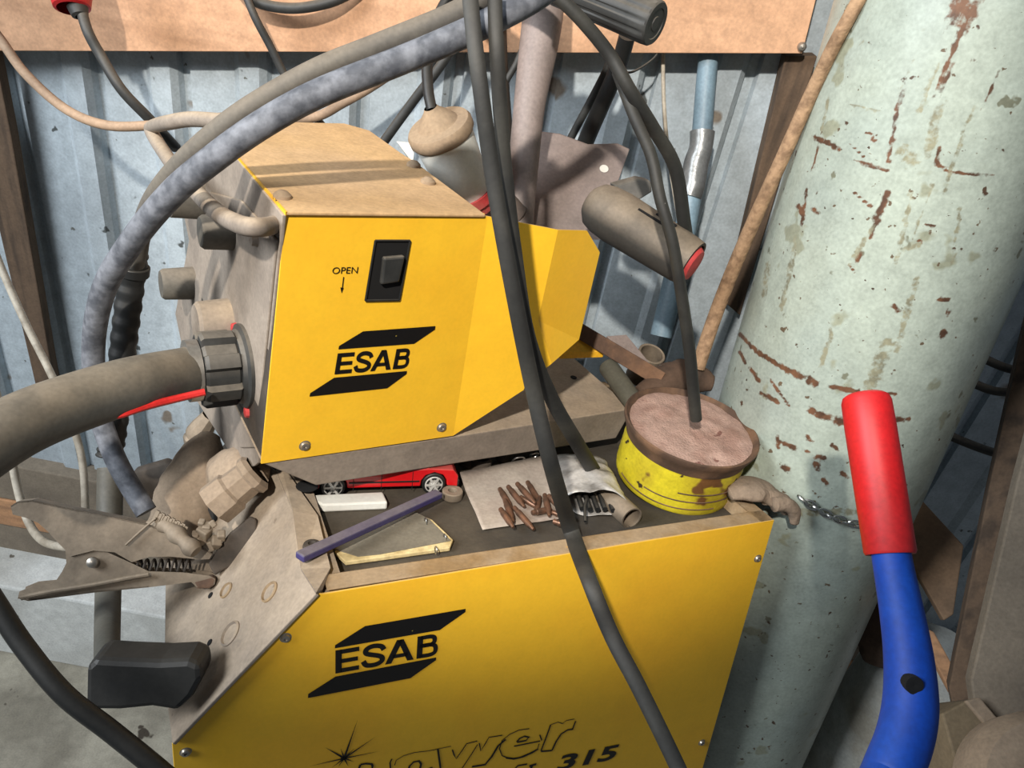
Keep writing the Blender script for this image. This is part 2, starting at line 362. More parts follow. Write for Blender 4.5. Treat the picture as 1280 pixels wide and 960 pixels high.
# ------------------------------------------------------------------ gas cylinder
CK = 1.05; c1 = P(1116, 300, .86*CK); c2 = P(897, 900, 1.21*CK); cax = (c1-c2).normalized(); CR = .1345*CK
cb = c2 - cax*((c2.z-.004)/cax.z)
LEN = 1.95
t = thing('gas_cylinder', 'tall pale green gas cylinder with rust streaks leaning behind the yellow cabinet', 'gas cylinder', cb)
def cyl_hit(x, y, r=None):
    r = r or CR; o = CAM; d = ray(x, y)
    dd = d-cax*d.dot(cax); oo = (o-cb)-cax*(o-cb).dot(cax)
    a = dd.dot(dd); b = 2*dd.dot(oo); c = oo.dot(oo)-r*r; q = b*b-4*a*c
    if q < 0: return None
    return o+d*((-b-math.sqrt(q))/(2*a))
RUST = [(1125,101,1122,131,4),(1122,131,1117,162,4),(1117,162,1110,203,3.5),(1069,201,1110,214,3),(1110,241,1096,275,6),(1096,275,1088,297,3.5),
 (1067,240,1089,259,2),(1175,184,1170,203,4),(1170,203,1186,215,3.5),(1186,215,1242,220,2.5),(1199,40,1188,76,4),(1188,76,1175,131,2.6),(1192,11,1211,15,7),
 (1211,15,1227,5,6),(1019,172,1049,186,4),(1024,175,1015,215,1.8),(1008,237,1002,281,2.5),(998,258,1003,268,4),(1018,262,1022,266,5),(925,418,945,439,3.5),(945,439,977,459,4),
 (977,459,1002,471,5),(1012,475,1020,479,6),(1037,483,1072,490,4),(1108,492,1120,493,3),(1014,514,1037,523,6),(1045,526,1056,527,7),(1120,525,1135,524,4),
 (963,475,986,507,2.5),(952,492,972,503,4),(938,460,948,476,3.5),(925,440,932,455,2.5),(1075,318,1072,326,5),(1060,330,1068,340,2),(1117,383,1122,388,5),(1170,375,1185,374,3),
 (1180,414,1178,420,5),(1185,388,1183,394,3),(1020,571,1030,573,4),(1021,580,1022,586,5),(980,584,985,588,5),(972,545,973,560,3.5),(980,555,992,560,4),(1008,564,1011,565,4),
 (1118,10,1126,14,3),(1137,13,1150,20,3),(1117,55,1124,66,3),(1163,30,1168,36,3),(1213,36,1228,40,2.5),(1060,88,1062,60,1),(1176,100,1173,112,4),(1030,600,1033,604,4),(1052,590,1058,596,4),(1040,556,1046,562,3),(1010,545,1014,552,3),
 (1158,280,1166,282,3),(1215,62,1222,66,3),(1240,110,1236,118,3),(1090,172,1094,176,3),(1148,300,1152,304,2.5),(1062,180,1080,196,1.6),(1083,165,1098,172,1.4)]
STAIN = [(996,298,977,386,3),(1092,283,1062,330,3),(1040,411,1026,457,3),(1108,429,1087,485,7),(1175,131,1160,190,6),(1210,150,1180,240,3),(1036,122,1027,162,2),(1140,240,1120,330,3),
 (1080,45,1090,60,3),(1095,50,1160,62,3),(1080,70,1120,85,2),(1165,100,1150,140,3),(1130,190,1140,200,8),(905,440,900,470,4),(1200,30,1190,40,9),(1190,330,1200,260,2.5),(1165,230,1140,300,2),(1145,350,1120,440,4),
 (960,330,955,370,3),(1135,310,1150,306,3),(1060,130,1100,140,2),(1120,80,1135,90,3),(960,640,1090,640,4)]
hs = [0, .004, .02]+[.02+(LEN-.02)*k/70 for k in range(1, 71)]
# finer rows only where the photograph looks at the bottle
za, zbq = cb.z+.55, cb.z+1.6
hs = [0, .003]+[.02+.02*k for k in range(int(.55/.02))]+[.57+.0028*k for k in range(int(1.05/.0028))]+[1.62+.03*k for k in range(8)]
prof = [(h, CR if h > .015 else CR-.008+h/.015*.008) for h in hs]
top = hs[-1]
prof += [(top+.04, CR*.97), (top+.09, CR*.82), (top+.13, CR*.55), (top+.16, CR*.3), (top+.2, .028), (top+.24, .028), (top+.24, 0)]
m_ = mb(lathe(cb, cax, prof, 300))
body = m_.build('body', cylm, t, smooth=True, auto=0)
me = body.data; org = m_.v
ra = me.attributes.new('rust', 'FLOAT', 'POINT'); sa = me.attributes.new('stain', 'FLOAT', 'POINT')
def segd(px, py, s):
    x1, y1, x2, y2, w = s; dx, dy = x2-x1, y2-y1; q = dx*dx+dy*dy
    k = max(0, min(1, ((px-x1)*dx+(py-y1)*dy)/q)) if q else 0
    return math.hypot(px-x1-dx*k, py-y1-dy*k)/w
grid = {}
for lst, key in ((RUST, 0), (STAIN, 1)):
    for s in lst:
        for gx in range(int((min(s[0], s[2])-s[4]*2)//32), int((max(s[0], s[2])+s[4]*2)//32)+1):
            for gy in range(int((min(s[1], s[3])-s[4]*2)//32), int((max(s[1], s[3])+s[4]*2)//32)+1):
                grid.setdefault((gx, gy), ([], []))[key].append(s)
rv = [0.0]*len(org); sv = [0.0]*len(org)
for i, p in enumerate(org):
    e = p-cb; rad = e-cax*e.dot(cax)
    if rad.dot(p-CAM) > 0: continue
    x, y, d = PROJ(p)
    g = grid.get((int(x//32), int(y//32)))
    if not g: continue
    if g[0]: rv[i] = max(0, min(.95, 1.05-.72*min(segd(x, y, s) for s in g[0])))
    if g[1]: sv[i] = max(0, min(.62, 1.0-.5*min(segd(x, y, s) for s in g[1])))
ra.data.foreach_set('value', rv); sa.data.foreach_set('value', sv)
# chain round the cylinder
q0 = cyl_hit(1003, 624, CR+.004); q1 = cyl_hit(1078, 656, CR+.004)
t = thing('chain', 'small steel retaining chain sagging across the pale green gas cylinder', 'chain', q0)
NL = 9
for k in range(NL):
    a = (k+.5)/NL; x = 1000+a*82; y = 622+a*36+6*math.sin(a*math.pi)
    c = cyl_hit(x, y, CR+.0065); n_ = (c-cb); n_ = (n_-cax*n_.dot(cax)).normalized()
    c2_ = cyl_hit(x+6, y+2.6+2.4*math.cos(a*math.pi), CR+.0065); d_ = (c2_-c).normalized(); s_ = n_.cross(d_).normalized()
    side = s_ if k % 2 else (n_+s_*.3).normalized()
    lp = [c+d_*.0085*math.cos(2*math.pi*j/14)+side*.0046*math.sin(2*math.pi*j/14) for j in range(15)]
    mb(tube(lp, .0013, 6, cap=False)).build('link', steel, t, smooth=True)

# ------------------------------------------------------------------ lower cabinet (welding machine)
base = Luv(-.3, -1.1, .2)
WM = thing('welding_machine', 'large yellow and grey welding power source cabinet with an open tray on top', 'welding machine', (base.x, base.y, .02))
def toL(p): q = p-B; return q.dot(lu), q.dot(lv)
usl = toL(s1); us2 = toL(s2)
H = -1.12
bp = [Luv(0, -.021), Luv(usl[0]+.028, -.021), Luv(usl[0], usl[1]-.004), Luv(us2[0]+.003, us2[1]-.004), Luv(us2[0]+.003, H), Luv(0, H)]
bp = [p+lw*.0025-lu*.001 for p in bp]
mb(prism(bp, lw*.40)).build('housing', traym, WM)
sp = [Luv(0, 0), Luv(usl[0]+.006, 0), s1, s2, Luv(us2[0], H), Luv(.012, H)]
side = mb(prism(sp, lw*.002)).build('side_panel', yel, WM, bevel=.0006)
# lips round the tray
tl = LT(412, 735); 
lip = mb(prism([LT(409, 737), LT(968, 650), LT(968, 650)+lw*.022, LT(409, 737)+lw*.022], -lv*.002),
         prism([LT(409, 737)+lw*.020, LT(968, 650)+lw*.020, LT(968, 650)+lw*.022, LT(409, 737)+lw*.022], -lv*.02),
         prism([Luv(0, 0), Luv(0, 0, .40), Luv(-.02, 0, .40), Luv(-.02, 0)], -lv*.002),
         prism([Luv(-.0185, 0), Luv(-.0185, 0, .40), Luv(-.02, 0, .40), Luv(-.02, 0)], -lv*.02),
         prism([Luv(-.0, 0, .385), Luv(-.51, 0, .385), Luv(-.51, 0, .40), Luv(0, 0, .40)], -lv*.02))
lip.build('tray_rim', lipm, WM, bevel=.0008)
mb(prism([Luv(-.0205, -.0205, .0225), Luv(-.505, -.0205, .0225), Luv(-.505, -.0205, .384), Luv(-.0205, -.0205, .384)], lv*.0006)).build('tray_liner', traym, WM)
# sloping grey front plate
fp = [(395, 742), (215, 930), (205, 850), (207, 700), (232, 600), (300, 560), (345, 588), (366, 640), (376, 712)]
fpl = poly_on(SL.off(.003), fp)
fplate = mb(prism(fpl, -SN*.004)).build('front_plate', taupe, WM, bevel=.001)
ew = [(376, 712), (366, 640), (345, 585), (397, 642), (413, 711), (400, 738), (395, 742)]
a_ = SL.off(.003)
e1 = [a_(376, 712), a_(366, 640), a_(345, 588)]; e2 = [LT(397, 645), LT(413, 712), LT(402, 738)]
EW = LT
vs = [a_(395, 742), a_(376, 712), a_(366, 640), a_(345, 588), LT(350, 578), LT(397, 645), LT(413, 711), LT(403, 738)]
o = mb((vs, [(0, 1, 6, 7), (1, 2, 5, 6), (2, 3, 4, 5)])).build('tray_end_wall', taupe, WM, fix=False)
o = o.modifiers.new('s', 'SOLIDIFY'); o.thickness = .002; o.offset = 0
mb(prism([Luv(usl[0]+.0, -.006, .01), Luv(usl[0]+.028, -.006, .01), Luv(usl[0]+.028, -.006, .40), Luv(usl[0]+.0, -.006, .40)], -lv*.0145)).build('tray_end_support', taupe, WM)
for (x, y, r) in ((337, 740, .0105), (283, 738, .0085), (288, 792, .0125)):
    c = SL.off(.0032)(x, y)
    mb(lathe(c, SN, [(-.003, r), (.001, r), (.0022, r*.86), (-.002, r*.72), (-.0022, 0)], 24)).build('knockout', taupe if r > .012 else lipm, WM, smooth=True)
for (x, y) in ((262, 803), (263, 744)):
    c = SL.off(.0034)(x, y); mb(lathe(c, SN, [(0, .0035), (.0006, .003), (.0006, 0)], 12)).build('vent_hole', hole, WM)
c = LT.off(.0015)(384, 608); mb(lathe(c, lv, [(0, .012), (.0008, .012), (.001, .010), (.0002, 0)], 24)).build('vent_hole', hole, WM)
c = EW.off(.001)(390, 683); mb(lathe(c, EW.n, [(0, .009), (.003, .008), (.004, .004), (.002, .003), (.002, 0)], 16)).build('bolt', darkst, WM, smooth=True)
for (x, y) in ((357, 797), (232, 940), (947, 698), (877, 928)):
    disc_screw(LF, x, y, .0042, WM)
# logo and lettering
lg = MB()
for pts in ([(270,392),(272,370),(480,237),(1180,117),(1178,140),(1000,265)], [(83,738),(85,710),(275,588),(975,455),(973,475),(795,600)]):
    q = decal(LF, zc(pts, 5.565, 370, 740)); lg.add((q, [tuple(range(6))]))
z = lambda p, s=5.565, ox=370, oy=740: (ox+p[0]/s, oy+p[1]/s)
lg.add(bold_esab(LF, z((274, 568)), z((982, 440)), z((274, 407))))
lg.build('logo', black, side, fix=False)
lt = MB()
zp3 = lambda pts: zc(pts, 3.048, 380, 860)
strokes = [([(215,292),(235,288),(258,290),(262,300)],3),([(335,270),(328,285),(330,312)],2),([(345,295),(352,275),(380,258),(420,246),(470,240),(505,234)],1.2),([(396,325),(402,298),(418,282),(438,278),(446,290),(438,325)],3),
 ([(510,232),(514,262),(518,290),(522,320)],2.6),([(500,234),(560,222)],1.1),([(565,235),(572,255),(580,270),(600,242),(620,212),(660,202)],1.8),([(600,310),(640,250),(662,215)],1.6),([(668,210),(674,240),(690,214),(705,188),(755,180)],1.8),
 ([(640,300),(690,292),(715,262),(740,220),(768,196)],3.4),([(858,155),(820,160),(785,176),(755,200),(745,232),(755,258),(782,270),(822,264),(860,248),(890,232),(896,212)],1.6),([(770,266),(800,270),(835,262),(872,245),(892,232)],3.2),
 ([(800,222),(850,212),(900,202)],2.4),([(810,206),(822,192),(840,184),(857,188),(846,200),(812,207)],3),([(898,178),(906,200)],1.8),([(940,140),(922,190),(903,240)],2.4),([(903,242),(945,238)],3),([(945,238),(960,205),(980,175),(1004,160),(1026,156)],3),
 ([(1022,160),(1035,126)],2.4),([(940,140),(968,130),(985,136),(1000,124),(1030,118)],1.4),
 ([(215,292),(190,362)],3),([(262,300),(250,330),(212,344)],2.6),([(330,312),(342,338),(378,344),(430,332),(486,302)],2.2),([(396,325),(405,336),(424,334),(438,325)],2.4),([(522,320),(560,316),(600,310)],3),([(486,302),(496,322),(522,320)],2),
 ([(800,312),(794,330),(815,338),(845,325)],3),([(868,296),(860,328),(882,332)],4),
 ([(800,312),(815,296),(850,290)],3),([(858,298),(885,290)],4.2)]
for pts, w in strokes:
    lt.add(ribbon(LF, zp3(pts), w*.00085))
lt.add(text_on(LF, '315', z((958, 318), 3.048, 380, 860), z((1180, 272), 3.048, 380, 860), z((985, 256), 3.048, 380, 860), off=.03))
lt.build('lettering', black, side, fix=False)
sb = MB(); cx, cy = 153, 268
for (x, y, w) in ((205,120,1.5),(275,185,1.4),(292,240,.9),(78,225,1.4),(22,298,1.1),(105,305,1.3),(140,230,1.1),(195,228,1.1),(120,250,.9),(190,282,1),(170,300,1.2),(130,302,1.2)):
    q = decal(LF, zp3([(cx, cy)]))[0]; e_ = decal(LF, zp3([(x, y)]))[0]; s_ = (e_-q).normalized().cross(LF.n)*w*.0009
    sb.add(([q-s_, q+s_, e_], [(0, 1, 2)]))
q = decal(LF, zp3([(cx, cy)]))[0]
sb.add(([q+(lu*math.cos(a)+lv*math.sin(a))*.0042*(1 if k % 2 else .55) for k, a in enumerate([2*math.pi*i/16 for i in range(16)])], [tuple(range(16))]))
sb.build('starburst_mark', black, side, fix=False)

# ------------------------------------------------------------------ upper feeder unit
WF = thing('wire_feeder', 'yellow and grey wire feeder box with a rope-like hose plugged into its front', 'wire feeder', UF(480, 575))
WF['label'] = 'yellow sided wire feeder unit with dusty top standing over the tray of the large cabinet'
main = [(357, 265), (609, 270), (566, 544), (326, 579)]
mb(prism([UF(358, 268)+uw*.003, UF(606, 272)+uw*.003, UF(562, 541)+uw*.003, UF(329, 576)+uw*.003], uw*.27)).build('housing', darkst, WF)
fm = poly_on(UF, main)
a0, a1 = UF(609, 270), UF(566, 544)
far = CAM+ray(697, 287)*((UF(697, 287)-CAM).dot(Fc.length*1*(M@Fc))-.020)
P2 = Plane(a0, (a1-a0).cross(far-a0))
f2t, f2b = P2(697, 287), P2(689, 454)
nr = CAM+ray(749, 315)*((UF(749, 315)-CAM).dot(M@Fc)-.006)
P3 = Plane(f2t, (P2(672, 400)-f2t).cross(nr-f2t))
fold = P2(668, 410)
vs = fm[:1]+[a0, a1, fm[3]]+[f2t, P2(672, 400), P2(689, 454), P2(657, 480), P2(654, 487)]+[P3(733, 288), P3(749, 315), P3(723, 424)]
fs = [(0, 1, 2, 3), (1, 4, 5, 6, 7, 8, 2), (4, 9, 10, 11, 6, 5)]
cv = MB(); cv.add((vs, fs))
sc = cv.build('side_cover', yel, WF, fix=False)
so = sc.modifiers.new('solid', 'SOLIDIFY'); so.thickness = .002; so.offset = 0
lgx = MB()
lgx.add(ribbon(P3, [(690, 331), (720, 325), (748, 317)], .0006)); lgx.build('crease', yelr, sc, fix=False)
tp = [(357, 265), (607, 268), (520, 203), (500, 190), (462, 163), (430, 154), (345, 152), (318, 156), (284, 182)]
tpp = poly_on(UT.off(.0015), tp)
topc = mb(prism(tpp, -uv*.003)).build('top_cover', topm, WF, bevel=.001)
edge = mb(prism([UT.off(.0018)(357, 265), UT.off(.0018)(284, 182), UT.off(.0018)(285.5, 181.5), UT.off(.0018)(359, 264.5)], -uv*.003),
          prism([UF.off(.0003)(357, 264), UF.off(.0003)(606, 267), UF.off(.0003)(606, 274), UF.off(.0003)(357, 273)], -UF.n*.0015)).build('folded_edge', yelr, WF)
for (x, y) in ((353, 246), (517, 207), (535, 228)):
    c = UT.off(.002)(x, y); mb(lathe(c, uv, [(-.001, .008), (.002, .0075), (.005, .004), (.0055, 0)], 16)).build('screw', dustcap, topc, smooth=True)
# grey front plate with bevelled outline
lf = [(353, 269), (284, 184), (262, 192), (238, 215), (226, 252), (236, 300), (219, 392), (232, 455), (245, 500), (300, 586), (317, 583), (322, 579)]
flp = mb(prism(poly_on(UL.off(.004), lf), uu*.0035)).build('front_plate', taupe, WF, bevel=.001)
# recessed / raised panel relief
lf2 = [(345, 300), (300, 250), (262, 240), (250, 300), (238, 395), (255, 470), (300, 560), (318, 560)]
mb(prism(poly_on(UL.off(.0065), lf2), uu*.003)).build('raised_panel', taupe, flp, bevel=.002)
def knob(x, y, r, L, m, tip=None, back=0):
    c = UL.off(.006)(x, y)
    return mb(lathe(c, -uu, [(-.004, r*1.02), (0, r*1.02), (L*.9, r*.95), (L, r*.82), (L, 0)], 28)).build('knob', m, WF, smooth=True)
knobm = mat('dusty_knob_plastic', (88, 84, 76), .8, c2=(104, 98, 88), scale=12, dust=(134, 122, 106), dustamt=.7, bump=.2)
knob(240, 354, .0200, .036, knobm)
knob(290, 290, .0175, .030, knobm)
knob(250, 246, .0245, .036, knobm)
knob(287, 404, .026, .034, taupe)
UH = UL.off(.035)
hp = [UL.off(.0)(282, 152), UL.off(.02)(240, 149), UH(212, 153), UH(192, 158), UH(190, 166), UH(213, 202), UH(240, 234), UH(270, 264), UH(298, 280), UL.off(.028)(318, 284), UL.off(.012)(336, 283), UL.off(-.004)(348, 279)]
mb(tube(cr(hp, 8), .0078, 14)).build('carry_handle', taupe, WF, smooth=True)
c = UL.off(.006)(322, 300); mb(lathe(c, -uu, [(0, .006), (.006, .005), (.008, 0)], 12)).build('bolt', taupe, WF, smooth=True)
for (x, y) in ((296, 410), (312, 515)):
    c = UL.off(.006)(x, y); mb(lathe(c, -uu, [(0, .006), (.005, .005), (.006, 0)], 8)).build('bolt', redf, WF, smooth=True)
# base pan under the unit
pan = poly_on(UF.off(-.001), [(327, 579), (395, 607), (770, 548), (791, 511), (566, 546)])
mb(prism(pan, uw*.21)).build('base_pan', greyp if False else taupe, WF, bevel=.0015)
c = UF.off(-.001)(741, 468)
pt_top = Plane(UF.off(-.001)(791, 511), uv)
for (x, y, r) in ((717, 472, .0045), (640, 503, .004)):
    c = pt_top.off(.0008)(x, y); mb(lathe(c, uv, [(0, r), (.0008, r), (.0008, 0)], 12)).build('bolt_hole', hole, WF)
for (x, y) in ((381, 557), (552, 534)): disc_screw(UF.off(.001), x, y, .0048, sc)
# slot and latch
sl = zc([(398,162),(513,162),(477,360),(365,362)], 2.666, 320, 240)
slot = mb((decal(UF, sl, .0018), [(0, 1, 2, 3)])).build('latch_recess', hole, sc, fix=False)
fr = MB()
for i in range(4):
    a, b = decal(UF, [sl[i], sl[(i+1) % 4]], .0025); fr.add(tube([a, b], .0011, 6))
fr.build('latch_frame', blkd, sc)
lq = zc([(418,212),(490,206),(470,292),(408,302)], 2.666, 320, 240)
mb(prism(decal(UF, lq, .003), uw*-.004 if False else UF.n*.006)).build('latch', blk, sc, bevel=.002)
lg = MB()
for pts in ([(305,332),(312,302),(525,172),(1168,125),(1165,155),(978,282)], [(48,752),(55,722),(268,584),(915,524),(912,550),(738,678)]):
    lg.add((decal(UF, zc(pts, 7.111, 380, 390), .0018), [tuple(range(6))]))
U18 = UF.off(.0013)
z2 = lambda p: z(p, 7.111, 380, 390)
lg.add(bold_esab(U18, z2((270, 555)), z2((920, 497)), z2((300, 368))))
lg.build('logo', black, sc, fix=False)
lo = MB(); z5 = lambda p: z(p, 2.666, 320, 240)
lo.add(text_on(U18, 'OPEN', z5((253, 273)), z5((338, 271)), z5((256, 251))))
lo.add(ribbon(U18, [z5((292, 283)), z5((287, 325))], .0009))
lo.add((decal(U18, [z5((281, 318)), z5((292, 319)), z5((285, 337))]), [(0, 1, 2)]))
lo.build('lettering', black, sc, fix=False)

# ------------------------------------------------------------------ big interconnecting hose
cc = UL.off(.004)(308, 457)
HZ = thing('interconnecting_hose', 'thick black hose plugged into the front of the feeder with a ribbed locking collar', 'hose', cc)
mb(lathe(cc, -uu, [(0, .043), (.006, .043), (.008, .038), (.012, .036), (.012, 0)], 40)).build('flange', blk, HZ, smooth=True)
# lobed nut
vs = []; fs = []; n = 72; o_ = cc-uu*.012
e_ = uv; g_ = uu.cross(uv)
for h, s in ((0, .95), (.002, 1), (.030, 1), (.033, .93), (.033, .6)):
    for k in range(n):
        a = 2*math.pi*k/n; r = .034+.0045*(1 if math.cos(a*7) > 0 else -.4); vs.append(o_-uu*h+(e_*math.cos(a)+g_*math.sin(a))*r*s)
for i in range(4):
    for k in range(n): fs.append((i*n+k, i*n+(k+1) % n, (i+1)*n+(k+1) % n, (i+1)*n+k))
mb((vs, fs)).build('locking_nut', blk, HZ, smooth=True)
mb(lathe(cc-uu*.046, -uu, [(0, .0), (0, .0305), (.011, .0305), (.011, .0)], 36)).build('hose_clamp', screwm, HZ, smooth=True)
q = cc-uu*.02
hp = [q, cc-uu*.075]
d0 = PROJ(cc-uu*.075)
hp = cr([q, cc-uu*.05, P(236, 466, PROJ(cc-uu*.062)[2]), P(170, 480, .68), P(110, 498, .645), P(50, 520, .61), P(0, 545, .58), P(-60, 585, .55)], 8)
mb(tube(hp, .0252, 28)).build('hose', hoseb, HZ, smooth=True)
rc = cr([P(256, 490, .700), P(225, 497, .690), P(185, 507, .672), P(150, 518, .655), P(120, 520, .655)], 8)
mb(tube(rc, .0034, 8)).build('red_cable', redcab, HZ, smooth=True)

# ------------------------------------------------------------------ hoses, cables
tag(hose('rubber_hose', [(720,-40,.62),(660,2,.61),(580,42,.60),(500,76,.60),(400,116,.59),(330,154,.59),(270,196,.60),(215,242,.62),(165,302,.66),(130,362,.71),(117,430,.76),(122,505,.79),(145,575,.80),(183,640,.80)], hoseg, .0108), 'mottled blue-grey hose, lower of the two arching over the feeder', 'hose')
tag(hose('rubber_hose', [(640,-30,.60),(575,14,.60),(480,54,.60),(400,86,.60),(330,124,.605),(280,158,.61),(230,202,.63),(195,245,.665),(178,285,.70),(168,330,.73)], hosed, .0092), 'dark dusty hose, upper of the two arching over the feeder', 'hose')
t = thing('cable_sleeve', 'ribbed black rubber sleeve hanging behind the mottled grey hose', 'cable sleeve', P(150, 450, .8))
sp_ = cr([P(170, 300, .76), P(166, 335, .78), P(158, 400, .80), P(150, 470, .82), P(142, 540, .83), P(136, 572, .83)], 14)
rr = [.0125+(.0012 if (i % 4) < 2 else 0)*(1 if i > 8 else 0) for i in range(len(sp_))]
mb(tube(sp_, rr, 20)).build('ribbed_body', blkd, t, smooth=True)
mb(tube([sp_[13], sp_[16]], .0165, 20)).build('collar', blkd, t, smooth=True, bevel=.001)
fd = (M @ V((0, 0, 1)))
LD = PROJ(LT(712, 664))[2]
tag(hose('flat_cable', [(586,-20,.565),(593,50,.565),(602,120,.575),(616,220,.60),(638,345,.63),(665,480,.68),(690,585,.71),(714,664,LD-.008),(735,722,.70),(765,795,.685),(800,862,.668),(850,965,.645),(884,1045,.63)]+drop(884,1045,.63,[(.02,-.005,.85),(.02,-.01,.5),(.0,-.02,.08),(-.06,-.1,.012),(-.3,-.25,.012)]), cabm, 21, flat=.5, fdir=fd), 'long flat black cable hanging over the front of the lower yellow panel', 'cable', 'pair of hanging flat cables')
T2 = PROJ(T(748, 598))[2]
tag(hose('flat_cable', [(618,-20,.575),(620,50,.575),(624,120,.59),(632,220,.62),(644,320,.66),(660,420,.705),(688,495,.76),(722,555,.82),(747,597,T2-.008)], cabm, 19, flat=.5, fdir=fd), 'flat black cable running down beside its longer twin and ending in the tray', 'cable', 'pair of hanging flat cables')
tag(hose('black_cable', [(690,-10,.72),(724,22,.73),(761,67,.75),(787,112,.76),(817,161,.79),(844,210,.82),(855,277,.86),(860,315,.90)], cabm, 17), 'black cable curving down in front of the rubber handle grip to the torch', 'cable')
CT = .0
canb_ = T(857, 600)
tag(hose('grey_cable', [(772,90,.78),(793,146,.77),(814,195,.76),(825,247,.76),(840,300,.77),(849,350,.79),(861,430,.83),(866,480,.86),(870,524,.885)], cabm, 15), 'grey cable hanging straight down into the dusty yellow tin', 'cable')
tag(hose('beige_cable', [(-60,-20,1.0),(-5,42,1.0),(30,90,1.0),(80,135,1.0),(130,156,1.0),(185,157,1.0),(240,150,1.02),(300,146,1.06),(385,148,1.06),(430,128,1.06),(480,98,1.05),(540,52,1.03),(610,-20,1.0)], beige, 12), 'beige cable looping across the wall behind the feeder', 'cable')
tag(hose('plug_cable', [(102,14,.98),(110,40,.98),(125,68,.99),(152,112,1.0),(188,150,1.03),(220,185,1.08)], blk, 13), 'black cable hanging from the red plug at the top left', 'cable')
tag(hose('thin_black_cable', [(300,-25,1.01),(318,20,1.02),(338,58,1.04),(358,98,1.06),(380,130,1.07),(410,165,1.08)], blk, 10), 'thin black cable hanging over the plywood board left of the hoses', 'cable')
tag(hose('black_cable', [(290,-25,1.03),(312,-2,1.03),(340,8,1.03),(375,10,1.03),(415,2,1.03),(450,-15,1.03)], blk, 13), 'sagging black cable at the top edge in front of the plywood board', 'cable')
tag(hose('black_cable', [(590,20,1.02),(565,60,1.02),(545,90,1.03),(520,122,1.05),(482,174,1.08),(465,200,1.09)], blk, 12), 'black cable slanting down behind the white plug', 'cable')
tag(hose('thin_black_cable', [(680,10,.98),(660,45,.98),(645,80,.99),(630,108,1.0),(622,140,1.01)], blk, 8), 'thin black cable slanting between the black post and the grey-brown pole', 'cable')
tag(hose('white_wire', [(840,-20,1.08),(831,40,1.08),(829,100,1.09),(833,170,1.10),(842,235,1.1),(852,290,1.1)], whitec, 5, seg=8), 'thin off-white wire hanging beside the blue-grey conduit', 'wire')
tag(hose('thin_white_wire', [(772,88,1.05),(790,90,1.05),(815,75,1.05),(828,58,1.05)], blk, 3, seg=6), 'fine black wire loop under the rubber handle grip', 'wire')
tag(hose('grey_cable', [(-12,300,1.05),(8,350,1.05),(34,408,1.05),(66,472,1.05),(92,535,1.05),(104,585,1.05),(107,650,1.05)], whitec, 9), 'thin dusty grey cable at the left wall passing behind the thick hose', 'cable')
tag(hose('grey_cable', [(-10,470,.98),(2,520,.98),(13,567,.98),(25,622,.98),(38,657,.97),(55,677,.95),(80,684,.93),(100,684,.92)], whitec, 10), 'dusty grey cable at the left edge hooking under the earth clamp', 'cable')
tag(hose('black_cable', [(-40,700,.60),(-5,755,.60),(30,808,.60),(80,868,.60),(140,915,.61),(205,968,.62),(260,1020,.63)]+drop(260,1020,.63,[(.03,0,.8),(.03,-.03,.35),(-.02,-.08,.05),(-.15,-.2,.015),(-.4,-.3,.015)]), blkd, 25), 'thick black cable running diagonally across the lower left corner', 'cable')
t = tag(hose('braided_hose', [(1090,-30,.745),(1065,15,.76),(1040,62,.79),(1012,122,.83),(977,200,.87),(945,270,.91),(915,340,.96),(892,400,1.0),(872,460,1.02)], tanc, 18), 'tan braided hose lying along the left side of the gas cylinder', 'hose')
# conduit with tape
t = thing('conduit_pipe', 'blue-grey plastic conduit joined with silver tape in front of the wall', 'pipe', P(860, 240, 1.1))
hose('pipe', [(893,-30,1.07),(888,40,1.07),(882,110,1.08),(877,172,1.09)], bluepipe, 25, t, seg=20)
hose('pipe', [(870,205,1.10),(856,290,1.11),(840,360,1.12),(826,420,1.13)], bluepipe, 27, t, seg=20)
hose('tape_wrap', [(878,165,1.09,31),(876,185,1.092,29),(870,205,1.098,31),(866,232,1.10,30),(862,246,1.102,29)], tape, 30, t, seg=20, n=3)
# red plug
t = thing('red_plug', 'red plug with black cable at the top left of the plywood board', 'plug', P(90, 0, .98))
mb(lathe(P(90, 9, .98), P(84, -40, .98)-P(90, 9, .98), [(-.002, .018), (0, .022), (.02, .026), (.06, .026), (.06, 0)], 24)).build('plug_body', red, t, smooth=True)
mb(lathe(P(98, 12, .98), P(84, -40, .98)-P(98, 12, .98), [(-.01, .006), (-.008, .010), (.004, .013), (.004, 0)], 16)).build('cable_gland', blk, t, smooth=True)

# grey-brown pole with plate, black posts, handle grip
t = thing('support_bracket', 'mauve-grey steel pole with a wide flat plate rising behind the feeder', 'bracket', P(660, 290, .93))
hose('pole', [(684,-30,.93,50),(676,40,.93,50),(662,130,.93,40),(655,200,.94,38),(650,250,.945,38),(646,310,.95,38)], greyp, 42, t, seg=24)
PG = Plane(P(700, 230, 1.0), D((.1, .35, 1)))
gp = [(612, 160), (660, 163), (700, 168), (735, 181), (772, 180), (787, 187), (770, 235), (752, 300), (600, 300)]
mb(prism(poly_on(PG, gp), (0, .004, 0))).build('plate', greyp, t, bevel=.001)
c = PG.off(.0006)(755, 211); mb(lathe(c, PG.n, [(0, .006), (.0005, .006), (.0005, 0)], 16)).build('slot_hole', whitep, t)
tag(hose('black_post', [(622,-20,1.0),(625,80,1.0),(632,175,1.0)], blkd, 20), 'dark post standing behind the flat cables above the feeder', 'post')
t = thing('handle_grip', 'ribbed black rubber handle grip pointing right above the bracket plate', 'handle', P(760, 10, .78))
ga, gb = P(690, -22, .80), P(820, 30, .75); gd = (gb-ga)
vs = []; fs = []; n = 96
